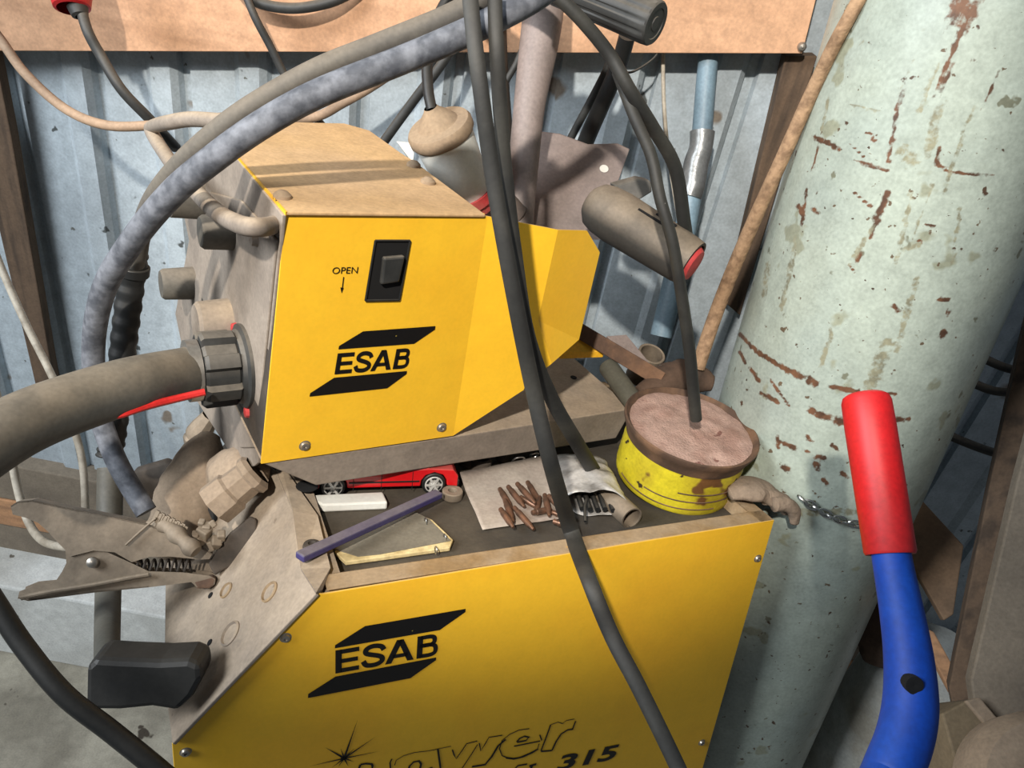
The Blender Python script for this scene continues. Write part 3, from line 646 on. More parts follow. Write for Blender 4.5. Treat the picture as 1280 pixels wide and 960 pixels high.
L_ = gd.length; gx = gd.normalized(); e_ = (uv-gx*uv.dot(gx)).normalized(); g_ = gx.cross(e_)
for h, s in ((0, .9), (.01, 1), (L_*.5, 1.0), (L_*.93, 1.06), (L_*.985, 1.04), (L_, .97), (L_, .72), (L_-.001, .70), (L_-.001, .34), (L_, .32), (L_, 0.01)):
    for k in range(n):
        a = 2*math.pi*k/n; r = .0205-(.0013 if math.cos(a*12) > .5 and h < L_*.95 else 0)
        vs.append(ga+gx*h+(e_*math.cos(a)+g_*math.sin(a))*r*s)
for i in range(10):
    for k in range(n): fs.append((i*n+k, i*n+(k+1) % n, (i+1)*n+(k+1) % n, (i+1)*n+k))
mb((vs, fs)).build('grip', blk, t, smooth=True)
mb(tube([ga-gx*.12, ga+gx*.03], .0125, 20)).build('shaft', blkd, t, smooth=True)
tag(hose('black_bar', [(784,45,.93),(770,90,.97),(735,170,1.04),(722,205,1.07)], blkd, 21), 'scuffed black bar slanting down from under the rubber grip', 'bar')
tag(hose('thin_black_bar', [(765,70,1.0),(752,100,1.02),(716,168,1.07),(702,195,1.09)], blk, 10), 'thinner black rod just left of the slanting black bar', 'rod')

# white plug with dust cap
t = thing('white_plug', 'white industrial plug with a dust-caked cap behind the feeder top', 'plug', P(560, 200, .9))
pa, pb_ = P(545, 150, .85), P(592, 258, .935); pd = (pb_-pa)
L_ = pd.length
mb(lathe(pa, pd, [(.012, .033), (.014, .0355), (L_*.72, .0305), (L_*.8, .030), (L_*.8, 0)], 40)).build('plug_body', whitep, t, smooth=True)
mb(lathe(pa, pd, [(L_*.8, .0), (L_*.8, .0335), (L_*.9, .0335), (L_*.92, .030), (L_*1.0, .029), (L_*1.0, 0)], 32)).build('red_ring', redf, t, smooth=True)
mb(lathe(pa, pd, [(-.016, .0075), (-.012, .010), (-.004, .018), (.001, .0215), (.004, .024), (.006, .036), (.010, .0385), (.018, .0385), (.022, .036), (.022, 0)], 40)).build('dust_cap', dustcap, t, smooth=True)
mb(prism([P(497, 178, .875), P(520, 180, .87), P(516, 205, .88)], uw*.006)).build('latch_tab', whitep, t, bevel=.001)
hose('cord', [(575,-25,.86),(548,20,.86),(535,70,.85),(535,110,.845),(540,138,.842)], blkd, 14, t)

# torch
t = thing('welding_torch', 'dusty dark cylindrical torch handle with a red end leaning beside the cylinder', 'torch', P(800, 300, .9))
ta, tb = P(755, 262, .90), P(865, 330, .86); td = tb-ta; L_ = td.length
mb(lathe(ta, td, [(-.022, .010), (-.020, .018), (-.012, .0265), (0, .030), (.02, .0315), (L_*.9, .0285), (L_, .027), (L_, .0235), (L_-.012, .0225), (L_-.012, 0)], 40)).build('barrel', mat('torch_plastic', (58, 55, 50), .65, dust=(132, 118, 100), dustamt=.95, dlo=-.1, dhi=.6, bump=.25), t, smooth=True)
mb(lathe(ta, td, [(L_-.010, 0), (L_-.010, .0215), (L_-.002, .0215), (L_+.004, .018), (L_+.006, 0)], 32)).build('red_end_cap', redf, t, smooth=True)
tx = td.normalized(); sd = (fd-tx*fd.dot(tx)).normalized(); up_ = tx.cross(sd)
if up_.dot(M@V((0, 1, 0))) < 0: up_ = -up_
for off, s0, s1_ in ((.45, .35, .62), (.75, .5, .72)):
    r_ = (sd*math.cos(off)+up_*math.sin(off))
    c = ta+tx*L_*(s0+s1_)/2+r_*.0306; mb(box(c, tx*L_*(s1_-s0), r_*.002, tx.cross(r_)*.0025)).build('vent_slot', hole, t)
t2 = mb(prism([P(768, 232, .93), P(800, 223, .93), P(814, 226, .93), (P(816, 240, .93)), P(800, 250, .93), P(775, 246, .93)], uw*.012)).build('black_bracket', blk, None, bevel=.002)
tag(t2, 'small black metal bracket just above the torch handle', 'bracket')
t2 = mb(lathe(P(640, 262, .935), P(625, 250, .93)-P(648, 268, .94), [(-.016, .010), (-.012, .015), (.012, .016), (.016, .01), (.016, 0)], 20)).build('rubber_stub', mat('brown_knob', (96, 84, 76), .8), None, smooth=True)
tag(t2, 'small brown rubber stub behind the flat cables above the yellow cover', 'stub')

# ------------------------------------------------------------------ earth clamp
n_c = (CAM-P(200, 690, .72)).normalized()
EP = Plane(P(262, 700, .78), (D((0.35, 0.05, 1))))
Z = lambda pts: zc(pts, 3.765, 0, 590)
CL = thing('earth_clamp', 'large grimy steel spring clamp biting the grey front plate of the cabinet', 'clamp', EP(150, 700))
up = [(50,160),(80,140),(150,133),(280,162),(420,190),(690,245),(850,305),(980,370),(1000,385),(985,410),(940,412),(800,398),(700,400),(620,425),(540,378),(440,370),(330,398),(305,365),(270,330),(225,280),(180,240),(120,215),(60,200)]
lo_ = [(305,372),(440,372),(500,378),(550,400),(620,432),(700,470),(860,475),(985,490),(1012,505),(1010,530),(985,545),(925,545),(900,520),(700,545),(440,570),(250,595),(130,610),(80,598),(88,565),(150,540),(250,530),(290,470),(310,430)]
def channel(pts, m, name, nrm, th=.0018, depth=.022, hem=None):
    q = poly_on(EP, Z(pts)); a = MB()
    a.add(prism(q, nrm*-th)); a.add(prism([p-nrm*depth for p in q], nrm*-th))
    return a, q
a, q = channel(up, clampm, 'jaw', EP.n)
for i in range(0, 8): a.add(prism([q[i], q[i+1], q[i+1]-EP.n*.022, q[i]-EP.n*.022], (q[i+1]-q[i]).cross(EP.n).normalized()*.0015))
jaw = a.build('upper_jaw', clampm, CL)
a, q = channel(lo_, clampm, 'jaw', (EP.n))
for i in range(13, 17): a.add(prism([q[i], q[i+1], q[i+1]-EP.n*.022, q[i]-EP.n*.022], (q[i+1]-q[i]).cross(EP.n).normalized()*.0015))
jl = MB(); jl.add((a.v, a.f)); jl.v = [p-EP.n*.0022+EP.n*0 for p in jl.v]
jl.build('lower_jaw', clampm, CL)
# rolled edge of lower handle
e1_ = [EP.off(.003)(*p) for p in Z([(100,590),(250,560),(440,530),(620,495),(700,482)])]
mb(tube(cr(e1_, 5), [.003]+[.0022]*(len(cr(e1_, 5))-1), 8)).build('rolled_edge', clampm, CL, smooth=True)
r0 = EP.off(.001)(*Z([(435, 425)])[0]); mb(lathe(r0, EP.n, [(0, .0055), (.003, .005), (.005, .002), (.005, 0)], 14)).build('rivet', screwm, CL, smooth=True)
sp_ = []; s0 = EP.off(-.010)(*Z([(640, 440)])[0]); s1__ = EP.off(-.010)(*Z([(900, 440)])[0])
ax = (s1__-s0); n1 = ax.normalized().cross(EP.n).normalized()
for i in range(120):
    a_2 = i/120*2*math.pi*8; sp_.append(s0+ax*(i/120)+(n1*math.cos(a_2)+EP.n*math.sin(a_2))*.006)
mb(tube(sp_, .0013, 6)).build('spring', darkst, CL, smooth=True)
mb(prism(poly_on(EP.off(-.006), Z([(980,430),(1020,370),(1080,290),(1180,208),(1208,225),(1212,300),(1180,380),(1100,440),(1040,470),(1010,490)])), -EP.n*.006)).build('jaw_tooth_plate', darkst, CL, bevel=.002)
mb(prism(poly_on(EP.off(-.002), Z([(905,515),(1000,490),(1018,505),(1010,535),(985,550),(925,550)])), -EP.n*.014)).build('jaw_pad', rustm, CL, bevel=.002)
bl_ = MB()
for (x, y, s) in ((940,330,1),(975,260,.9),(920,300,.8),(960,285,1.2),(1000,245,.7),(1015,330,1.1),(985,350,1),(950,240,.7),(1040,300,.9)):
    c = EP.off(-.004)(*Z([(x, y)])[0]); s *= .0085
    R_ = Matrix.Rotation(random.random()*3, 3, V((random.random(), random.random(), 1)).normalized())
    bl_.add(box(c, R_@V((s*1.1, 0, 0)), R_@V((0, s*1.3, 0)), R_@V((0, 0, s*1.2))))
bl_.build('bolt_cluster', clampm, CL, bevel=.0015)
sg = MB()
for i in range(12):
    x = 735+i*12; y = 205+i*6+6*(i % 2)
    c = EP.off(.002)(*Z([(x, y)])[0]); sg.add(box(c, D((1, -.5, 0))*.004, D((.5, 1, 0))*.011, EP.n*.006))
sg.add(tube([EP.off(.006)(*p) for p in Z([(590, 345), (660, 280), (735, 215)])], .0012, 8))
sg.build('toothed_strip', clampm, CL, bevel=.0008)
sw = hpts([(190,660,.775),(205,655,.77),(225,672,.76),(245,690,.755)], 6)
mb(tube(sw, [.008+.0015*math.sin(i*1.3) for i in range(len(sw))], 12)).build('cable_lug', clampm, CL, smooth=True)

# vertical pole with rubber grip block
t = thing('lifting_handle', 'dark grey upright tube ending in a chunky rubber grip left of the cabinet', 'handle', P(180, 860, .8))
hose('tube', [(138,585,.93),(137,640,.92),(136,700,.89),(135,750,.82),(134,800,.73),(134,838,.68)], mat('grey_tube', (98, 94, 84), .6, c2=(84, 82, 74), scale=9), 30, t, seg=20)
GR = Plane(P(180, 860, .655), D((0.1, -.05, 1)))
gq = [(107,834),(118,824),(150,826),(200,828),(235,826),(250,832),(252,850),(240,872),(222,890),(190,885),(150,889),(112,889),(106,878)]
mb(prism(poly_on(GR, gq), -GR.n*.035+uv*.008)).build('grip_block', blkd, t, bevel=.005)

# dusty stuff between feeder and front plate
q_ = lambda x, y, o=.01: SL.off(o)(x, y)
def blob(name, pts, radii, m, parent=None, seed=0, amp=.25, flat=1, fdir=None, n=10):
    pp = cr(pts, n); rr = [x.x for x in cr([V((r, 0, 0)) for r in radii], n)]
    v, f = tube(pp, rr, 28, flat, fdir)
    out = []
    for i, p in enumerate(v):
        c = pp[min(i//28, len(pp)-1)]; k = 1+amp*noise.noise(p*28+V((seed, 0, 0)))+amp*.4*noise.noise(p*80)
        out.append(c+(p-c)*k)
    return mb((out, f)).build(name, m, parent, smooth=True, auto=0)
b_ = blob('dusty_rag', [q_(262, 545, .045), q_(250, 580, .04), q_(238, 625, .03), q_(225, 665, .022), q_(222, 690, .016), q_(222, 700, .012)], [.012, .030, .036, .034, .026, .008], ragm, seed=3)
tag(b_, 'dust-caked cloth rag bunched behind the earth clamp under the thick hose', 'rag')
b_ = blob('dusty_boot', [q_(330, 578, .022), q_(310, 590, .024), q_(283, 592, .026), q_(262, 610, .02)], [.010, .026, .024, .012], ragm, seed=9)
tag(b_, 'dust-coated rubber boot tucked under the lower tip of the feeder front', 'cable boot')
t = thing('cable_plug', 'dusty stubby cable plug with a square black end behind the clamp jaws', 'plug', q_(290, 620))
pa, pb_ = q_(322, 588, .036), q_(268, 632, .046); pd = pb_-pa
mb(lathe(pa, pd, [(0, .018), (.004, .0225), (.010, .0225), (.013, .019), (pd.length*.55, .020), (pd.length*.6, .023), (pd.length, .0235), (pd.length, 0)], 8)).build('plug_body', ragm, t)
mb(box(pb_+pd.normalized()*.002, pd.normalized()*.006, uv*.024, pd.normalized().cross(uv)*.03)).build('plug_end', blkd, t, bevel=.002)
t2 = mb(prism([P(165, 590, .97), P(205, 578, .97), P(232, 590, .97), P(236, 605, .97), P(205, 636, .97), P(180, 620, .97)], V((0, .012, 0)))).build('metal_bracket', darkst, None, bevel=.003)
tag(t2, 'grimy square metal bracket on the rail behind the mottled hose end', 'bracket')
k_ = UL.off(.002)(253, 535)
t2 = mb(lathe(k_, V((-.4, -.3, -.7)), [(-.02, .012), (0, .016), (.012, .017), (.018, .014), (.022, .015), (.03, .009), (.03, 0)], 10)).build('dusty_coupling', clampm, None, smooth=True)
tag(t2, 'small dusty pipe coupling under the lower left edge of the feeder front', 'coupling')

# ------------------------------------------------------------------ tray contents
TZ = T.off(.0008)
def tp3(x, y, h=0): return T.off(.0008+h)(x, y)
# toy car
ca, cb2 = tp3(416, 622), tp3(541, 618)
cx_ = (cb2-ca).normalized(); cz = lv; cyv = cz.cross(cx_).normalized()   # cyv points away from the camera
if cyv.dot(CAM-ca) > 0: cyv = -cyv
WB = (cb2-ca).length; wr = .0137
ca = ca+cz*.0; 
CARM = thing('toy_car', 'red toy car with chrome wheels parked under the feeder in the tray', 'toy car', ca+cx_*WB/2+cyv*.02)
def cpt(x, y, zz): return ca+cx_*x+cyv*y+cz*zz
W_ = .052
sil = [(-.020,.010),(-.020,.022),(-.012,.026),(.018,.029),(.036,.043),(.082,.045),(.108,.034),(WB+.022,.032),(WB+.028,.024),(WB+.028,.010)]
low = []
for cxx in (WB, 0):
    low += [(cxx+.0155*math.cos(a), wr+.0155*math.sin(a)) for a in [math.radians(d) for d in (-8, 20, 50, 90, 130, 160, 188)]]
outl = sil+low
n = len(outl); vs = []; fs = []
secs = [(0.0022, .985), (0, 1), (W_, 1), (W_+.0, 1)]
for y, in ((0,), (W_,)):
    for (x, zz) in outl:
        yy = y
        if zz > .033: yy = y+(.007 if y == 0 else -.007)*(zz-.033)/.012
        vs.append(cpt(x, yy, zz))
fs = [tuple(range(n)), tuple(range(n, 2*n))[::-1]]+[(i, (i+1) % n, (i+1) % n+n, i+n) for i in range(n)]
mb((vs, fs)).build('car_body', redcar, CARM, bevel=.0012)
for (wx) in (0, WB):
    for wy in (-.0015, W_-.0095):
        c = cpt(wx, wy, wr)
        w_ = mb(lathe(c, cyv, [(0, .0068), (.0008, wr-.001), (.002, wr), (.0095, wr), (.011, wr-.001), (.011, 0)], 32)).build('wheel', blkd, CARM, smooth=True)
        mb(lathe(c-cyv*.0003, cyv, [(0, .0092), (.0006, .0105), (.002, .0105), (.002, 0)], 24), lathe(c-cyv*.0012, cyv, [(0, 0.0), (0, .0022), (.0018, .004)], 16),
           *[box(c-cyv*.0004+(cx_*math.cos(a)+cz*math.sin(a))*.005, cyv*.0012, (cx_*math.cos(a)+cz*math.sin(a))*.009, cyv.cross(cx_*math.cos(a)+cz*math.sin(a))*.0026) for a in [k*math.pi/3 for k in range(6)]]).build('hubcap', silver, w_, smooth=True)
mb(box(cpt(WB/2, -.0004, .0185), cx_*(WB-.034), cyv*.0012, cz*.0016), box(cpt(-.0125, -.0004, .0185), cx_*.014, cyv*.0012, cz*.0016)).build('trim_strip', blkd, CARM)
for bxx in (WB+.027, -.021): mb(box(cpt(bxx, W_/2, .014), cx_*.006, cyv*(W_-.002), cz*.008)).build('bumper', blkd, CARM, bevel=.001)
for (x0, x1) in ((.024, .052), (.055, .088)):
    q = [cpt(x0+.006, .0012, .0322), cpt(x1, .0012, .0322), cpt(x1-.004, .0042, .0415), cpt(x0+.015 if x0 < .05 else x0+.002, .0042, .0415)]
    mb(prism(q, -cyv*.0008)).build('window', glassd, CARM)
for x in (.022, .053, .088): mb(box(cpt(x, -.0001, .019), cx_*.0006, cyv*.0006, cz*.024)).build('door_gap', hole, CARM)
# small white box under the wheel
q = [tp3(402, 634), tp3(484, 630), tp3(482, 614), tp3(404, 620)]
q = [tp3(401, 641), tp3(484, 637), tp3(478, 616)+cyv*0, tp3(400, 618)]
e = mb(prism([q[0]+lu*.003, q[1], q[1]+lw*.022, q[0]+lw*.022-lu*.003, q[0]-lu*.004+lw*.008], lv*.010)).build('eraser_block', whitep, None, bevel=.002)
tag(e, 'small white dust-topped block lying beside the toy car front wheel', 'block')
# notebook
nb = thing('notebook', 'grey covered notebook with yellowed curled pages lying in the tray', 'notebook', tp3(495, 685))
q = [tp3(418, 695), tp3(432, 708), tp3(470, 703), tp3(562, 690), tp3(566, 680), tp3(540, 655), tp3(510, 642), tp3(440, 668)]
qa = [p+lv*.001 for p in q]
mb(prism(qa, lv*.0045)).build('page_block', pages, nb, bevel=.0008)
mb(prism([p+lv*.0056 for p in [tp3(418, 693), tp3(447, 702), tp3(475, 699), tp3(563, 682), tp3(536, 655), tp3(510, 641), tp3(440, 666)]], lv*.0009)).build('cover', cover, nb, bevel=.0003)
for (x, y) in ((545, 688), (556, 672), (532, 652)):
    c = tp3(x, y, .008); mb(tube([c+lw*.004*math.cos(a)+lv*.004*math.sin(a) for a in [k*math.pi/5 for k in range(11)]], .0006, 6)).build('wire_ring', steel, nb, smooth=True)
# purple bar
a1_, a2_ = EW.off(.006)(374, 700), tp3(548, 620, .012)
bx = (a2_-a1_).normalized(); bs = bx.cross(lv).normalized(); bu = bs.cross(bx)
q = mb(box((a1_+a2_)/2+bu*.003, a2_-a1_, bs*.012, bu*.0075)).build('enamelled_bar', purple, None, bevel=.0015)
tag(q, 'long purple-grey square bar propped from the tray edge over the notebook', 'bar')
# ring / nut
c = tp3(565, 622); q = mb(lathe(c, lv, [(0, .011), (.001, .012), (.009, .012), (.010, .011), (.010, .0055), (.009, .005), (.001, .005), (0, .0055), (0, .011)], 28)).build('metal_bushing', clampm, None, smooth=True)
tag(q, 'short dusty metal bushing standing beside the toy car rear wheel', 'bushing')
# paper sheet (wavy) and tip pile
def sheet(name, corners, m, nx=22, ny=12, h0=.0, amp=.003, thick=.0006, hf=None):
    a, b, c, d = corners; vs = []; fs = []
    for j in range(ny+1):
        for i in range(nx+1):
            u = i/nx; v = j/ny; p = (a*(1-u)+b*u)*(1-v)+(d*(1-u)+c*u)*v
            h = h0+amp*(.5+.5*noise.noise(p*40)); h += hf(u, v) if hf else 0
            vs.append(p+lv*h)
    for j in range(ny):
        for i in range(nx): k = j*(nx+1)+i; fs.append((k, k+1, k+nx+2, k+nx+1))
    o = MB().add((vs, fs)).build(name, m, None, smooth=True, fix=False, auto=0)
    s = o.modifiers.new('s', 'SOLIDIFY'); s.thickness = thick; s.offset = 1; return o
o = sheet('paper_sheet', [tp3(603, 664), tp3(706, 650), tp3(690, 574), tp3(574, 598)], paper, amp=.002, hf=lambda u, v: .006*max(0, v-.7)/.3+.001)
tag(o, 'dusty crumpled sheet of paper spread under the copper tips', 'paper')
tips = [(345,325,430,470),(400,310,520,460),(460,290,560,400),(530,280,600,400),(440,450,565,590),(350,460,420,560),(612,380,590,470),(645,365,690,570),(700,540,780,565),(690,480,750,500),(560,485,640,470),(670,370,730,430),(480,380,585,440),(380,400,440,560)]
wh = ['lying at the left top end of the pile', 'second from the left at the top of the pile', 'third from the left at the top of the pile', 'pointing up highest in the pile', 'with bright point at the bottom middle of the pile',
      'lying lowest at the left side of the pile', 'standing crosswise near the middle of the pile', 'lying upright on the right half of the pile', 'with bright point at the bottom right end', 'lying flat just above the bottom right one', 'lying sideways at the centre of the pile',
      'at the right top end, against the flat cable', 'lying across the pile under the third one', 'lying between the leftmost tips']
tip0 = None
for i, (x1, y1, x2, y2) in enumerate(tips):
    h = .006+.0035*(i % 3)
    pa = tp3(560+x1/5.333, 550+y1/5.333, h); pb_ = tp3(560+x2/5.333, 550+y2/5.333, h-.001)
    dv = (pb_-pa); L_ = max(.022, min(.036, dv.length)); dv.normalize()
    if tip0 is None:
        r = .0034; L0 = .03
        tip0 = mb(lathe((0, 0, 0), (0, 0, 1), [(0, 0), (0, r*.7), (.001, r*.8), (.006, r*.8), (.0065, r), (.022, r), (.028, r*.6), (.030, r*.45), (.030, 0)], 14)).build('contact_tip', copper, None, smooth=True)
        o = tip0
    else:
        o = tip0.copy(); COL.objects.link(o)
    o.location = pa; o.rotation_mode = 'QUATERNION'; o.rotation_quaternion = dv.to_track_quat('Z', 'Y'); s = L_/.03; o.scale = (1.08, 1.08, s*1.22)
    tag(o, 'copper contact tip '+wh[i], 'contact tip', 'copper contact tips in the tray')
# foil bag (open tube) with dark contents
BG = thing('foil_bag', 'crinkled silver foil bag lying open beside the copper tips', 'bag', tp3(725, 610))
A0 = tp3(722, 573, .016); A1 = tp3(745, 629, .019); ax = (A1-A0); L_ = ax.length; axn = ax.normalized(); e_ = (lv-axn*lv.dot(axn)).normalized(); g_ = axn.cross(e_)
vs = []; fs = []; n = 40; rows = 14
for j in range(rows):
    t_ = j/(rows-1)
    for k in range(n):
        a = 2*math.pi*k/n; rx = .037; ry = .004+.014*min(1, t_*1.6+.15)
        p = A0+ax*t_+g_*math.cos(a)*rx+e_*math.sin(a)*ry; p += (p-(A0+ax*t_)).normalized()*.005*noise.noise(p*60); vs.append(p)
for j in range(rows-1):
    for k in range(n): fs.append((j*n+k, j*n+(k+1) % n, (j+1)*n+(k+1) % n, (j+1)*n+k))
fs.append(tuple(range(n)))
o = MB().add((vs, fs)).build('foil_wrapper', foil, BG, smooth=True, auto=0)
s = o.modifiers.new('s', 'SOLIDIFY'); s.thickness = .0006
for k in range(5):
    c = A1+g_*(-.02+.009*k)-e_*.004; mb(tube([c-axn*.03, c+axn*(.002+.004*random.random())-e_*.002], .0032, 8)).build('black_insert', blkd, BG, smooth=True)
o = mb(tube([A1+g_*.012+e_*.004, A1+g_*.016+axn*.012+e_*.002, A1+g_*.018+axn*.03-e_*.006], .0018, 8)).build('black_tie', blkd, BG, smooth=True)
# metal tube + washers near bag
ra_, rb_ = tp3(752, 612, .012), tp3(790, 648, .011)
o = mb(lathe(ra_, rb_-ra_, [(0, .0), (0, .0125), (.001, .0135), ((rb_-ra_).length, .0135), ((rb_-ra_).length, .0118), ((rb_-ra_).length*.4, .0115), ((rb_-ra_).length*.4, 0)], 28)).build('metal_tube', clampm, None, smooth=True)
tag(o, 'short dull metal tube lying between the foil bag and the yellow tin', 'tube')
c = tp3(748, 590, .010)
o = mb(lathe(c-lv*.0095, lv+lu*.2, [(0, .018), (.003, .020), (.014, .019), (.018, .012), (.018, 0)], 24)).build('rubber_puck', darkst, None, smooth=True)
tag(o, 'dark rubber cap behind the foil bag under the end of the shorter flat cable', 'cap')
# junk below the pan edge
for i, (x, y, r, lab) in enumerate(((588, 578, .016, 'grimy round socket in shadow right of the toy car'), (601, 585, .013, 'grimy small socket next to the paper edge'), (628, 574, .009, 'dark small ferrule in the middle of the shadow under the feeder'))):
    c = tp3(x, y); o = mb(lathe(c, lv, [(0, r), (.012, r), (.014, r*.8), (.014, r*.6), (.006, r*.55), (.006, 0)], 20)).build('metal_socket', darkst, None, smooth=True); tag(o, lab, 'socket')
for (x, y, r, lab) in ((648, 575, .008, 'thin shiny wire ring lying under the feeder edge, left one'), (668, 569, .006, 'thin shiny wire ring lying under the feeder edge, right one')):
    c = tp3(x, y, .009); o = mb(tube([c+lu*r*math.cos(a)+(lv*.8-lw*.5)*r*math.sin(a) for a in [k*math.pi/10 for k in range(21)]], .0011, 8)).build('wire_ring', steel, None, smooth=True); tag(o, lab, 'ring')

# yellow tin
# bottom front at (855,643); rim around (857,540)
lvT = (lv*1.0-lw*.16).normalized(); lwT = (lw+lv*.16).normalized()
tb_ = tp3(880, 641)+lw*.070+lv*.010
TIN = thing('yellow_tin', 'round yellow tin with rusty rim full of pinkish dust, on the cabinet corner', 'tin', tb_)
hR = .0835; TH = .078
mb(lathe(tb_, lvT, [(0, .068), (0, .073), (.003, .0745)]+[(.006+.0045*k, .0745+(.0012 if k % 2 else 0)) for k in range(10)]+[(.053, .0745), (TH-.02, .0752), (TH-.02, 0.0)], 72)).build('tin_body', tiny, TIN, smooth=True)
mb(lathe(tb_, lvT, [(TH-.0205, .0755), (TH-.016, .077), (TH-.010, .0785), (TH-.006, .081), (TH, hR), (TH+.003, hR), (TH+.004, hR-.002), (TH+.001, hR-.005), (TH-.004, .074)], 72)).build('rusty_rim', rustrim, TIN, smooth=True)
vs = []; fs = []; nr_, na = 26, 72
fc = tb_+lvT*(TH-.002)
for i in range(nr_+1):
    r = .0765*i/nr_
    for k in range(na):
        a = 2*math.pi*k/na; p = fc+lu*r*math.cos(a)+lwT*r*math.sin(a)
        h = .0025*noise.noise(p*30)+.0014*noise.noise(p*90)+.003*(1-(r/.0765)**4); vs.append(p+lvT*h)
for i in range(nr_):
    for k in range(na): fs.append((i*na+k, i*na+(k+1) % na, (i+1)*na+(k+1) % na, (i+1)*na+k))
MB().add((vs, fs)).build('dust_fill', flux, TIN, smooth=True, auto=0)
for k in range(3):
    hh = .010+.011*k; pts = [tb_+lvT*(hh+.0015*math.sin(3*a))+(lu*math.cos(a)+lwT*math.sin(a))*.0757 for a in [math.radians(175+d*4+30*k) for d in range(0, 26)]]
    mb(tube(pts, .0008, 5)).build('scratch_line', rustrim, TIN)

# junk behind tin, on the tray back
def at(x, y, h): return T.off(h)(x, y)
pl_ = lambda x, y, d: P(x, y, d)
o = mb(box((P(722, 412, 1.03)+P(826, 474, 1.0))/2, P(826, 474, 1.0)-P(722, 412, 1.03), D((.45, .8, .3))*.021, D((.1, -.3, 1))*.006)).build('flat_steel_bar', rustm, None, bevel=.001)
tag(o, 'brown flat steel bar slanting from the feeder cover down to the tin rim', 'steel bar')
PQ = Plane(P(790, 440, 1.06), D((.1, .5, 1)))
o = mb(prism(poly_on(PQ, [(758, 420), (783, 418), (826, 470), (812, 475), (790, 452)]), -PQ.n*.004)).build('bracket_plate', greyp, None, bevel=.001); tag(o, 'small mauve-grey bracket plate leaning beside the brown steel bar', 'plate')
o = mb(prism(poly_on(Plane(P(735, 432, 1.03), D((.1, .4, 1))), [(700, 441), (722, 420), (742, 424), (756, 439)]), -uv*.01)).build('yellow_offcut', yelr, None, bevel=.001); tag(o, 'small yellow metal offcut poking out right of the feeder cover', 'offcut')
pa, pb_ = P(760, 458, 1.03), P(790, 500, 1.0)
o = mb(lathe(pa, pb_-pa, [(-.004, 0), (-.004, .011), (0, .0135), ((pb_-pa).length+.02, .0135), ((pb_-pa).length+.02, 0)], 24)).build('rubber_tube', mat('olive_grey_rubber', (92, 90, 78), .8), None, smooth=True)
tag(o, 'stubby olive-grey rubber tube lying behind the yellow tin', 'tube')
pc = P(815, 442, 1.08)
o = mb(lathe(pc, D((.3, .75, .8)), [(-.05, .020), (0, .020), (.001, .019), (0, .0165), (-.03, .016), (-.03, 0)], 28)).build('steel_pipe', clampm, None, smooth=True)
tag(o, 'short open steel pipe end standing up behind the yellow tin', 'pipe')
o = mb(lathe(P(827, 461, 1.02), D((.2, .8, .8)), [(-.004, .006), (.002, .006), (.004, .003), (.004, 0)], 6)).build('hex_nut', screwm, None); tag(o, 'bright little hex nut at the foot of the steel pipe end', 'nut')
o = blob('dirt_clump', [P(800, 492, 1.0), P(830, 478, 1.02), P(862, 474, 1.04), P(890, 480, 1.04)], [.012, .022, .024, .012], rustbrown, seed=5); tag(o, 'clump of brown rusty dirt and swarf behind the tin rim', 'dirt clump')

# glove
o = thing('work_glove', 'dusty leather work glove drooping off the corner of the cabinet beside the tin', 'glove', Luv(.0, .0, .02))
blob('palm', [Luv(-.032, .012, .05), Luv(-.012, .016, .045), Luv(.008, .016, .035), Luv(.018, .008, .02)], [.014, .023, .022, .012], glovem, o, seed=1, flat=.45, fdir=lv, amp=.2)
for k, (dw, r) in enumerate(((.012, .009), (.028, .0095), (.045, .009))):
    blob('finger', [Luv(.006, .013, dw), Luv(.022, .012-.002*k, dw-.003), Luv(.033, .004, dw-.006), Luv(.037, -.012+.004*k, dw-.009)], [r, r, r*.95, r*.6], glovem, o, seed=k*3, amp=.15, n=6)

# ------------------------------------------------------------------ red grip / blue bar
t = thing('jack_handle', 'bent blue steel bar with a bright red plastic grip, standing at the right', 'handle', P(1105, 960, .5))
ga, gb = P(1083, 503, .60), P(1113, 693, .565); L_ = (gb-ga).length
mb(lathe(ga, gb-ga, [(-.006, 0), (-.006, .0145), (-.004, .0172), (0, .0185), (.02, .0188), (L_-.002, .0182), (L_, .0172), (L_, .014)], 40)).build('grip', red, t, smooth=True)
hp = [(1110,670,.568,46),(1117,710,.56,47),(1128,770,.55,52),(1136,825,.54,58),(1138,880,.53,64),(1130,925,.52,66),(1112,970,.51,66),(1085,1030,.50,60),(1060,1150,.56,50),(1040,1300,.66,44),(1040,1500,.86,36),(1060,1640,1.05,30)]
hose('bar', hp, blue, 60, t, seg=32)
c = P(1142, 855, .50)
mb(lathe(P(1142, 856, .5185), fd, [(-.006, .0062), (.0015, .0062), (.0018, .004), (.001, 0)], 20)).build('bolt_hole', hole, t, smooth=True)

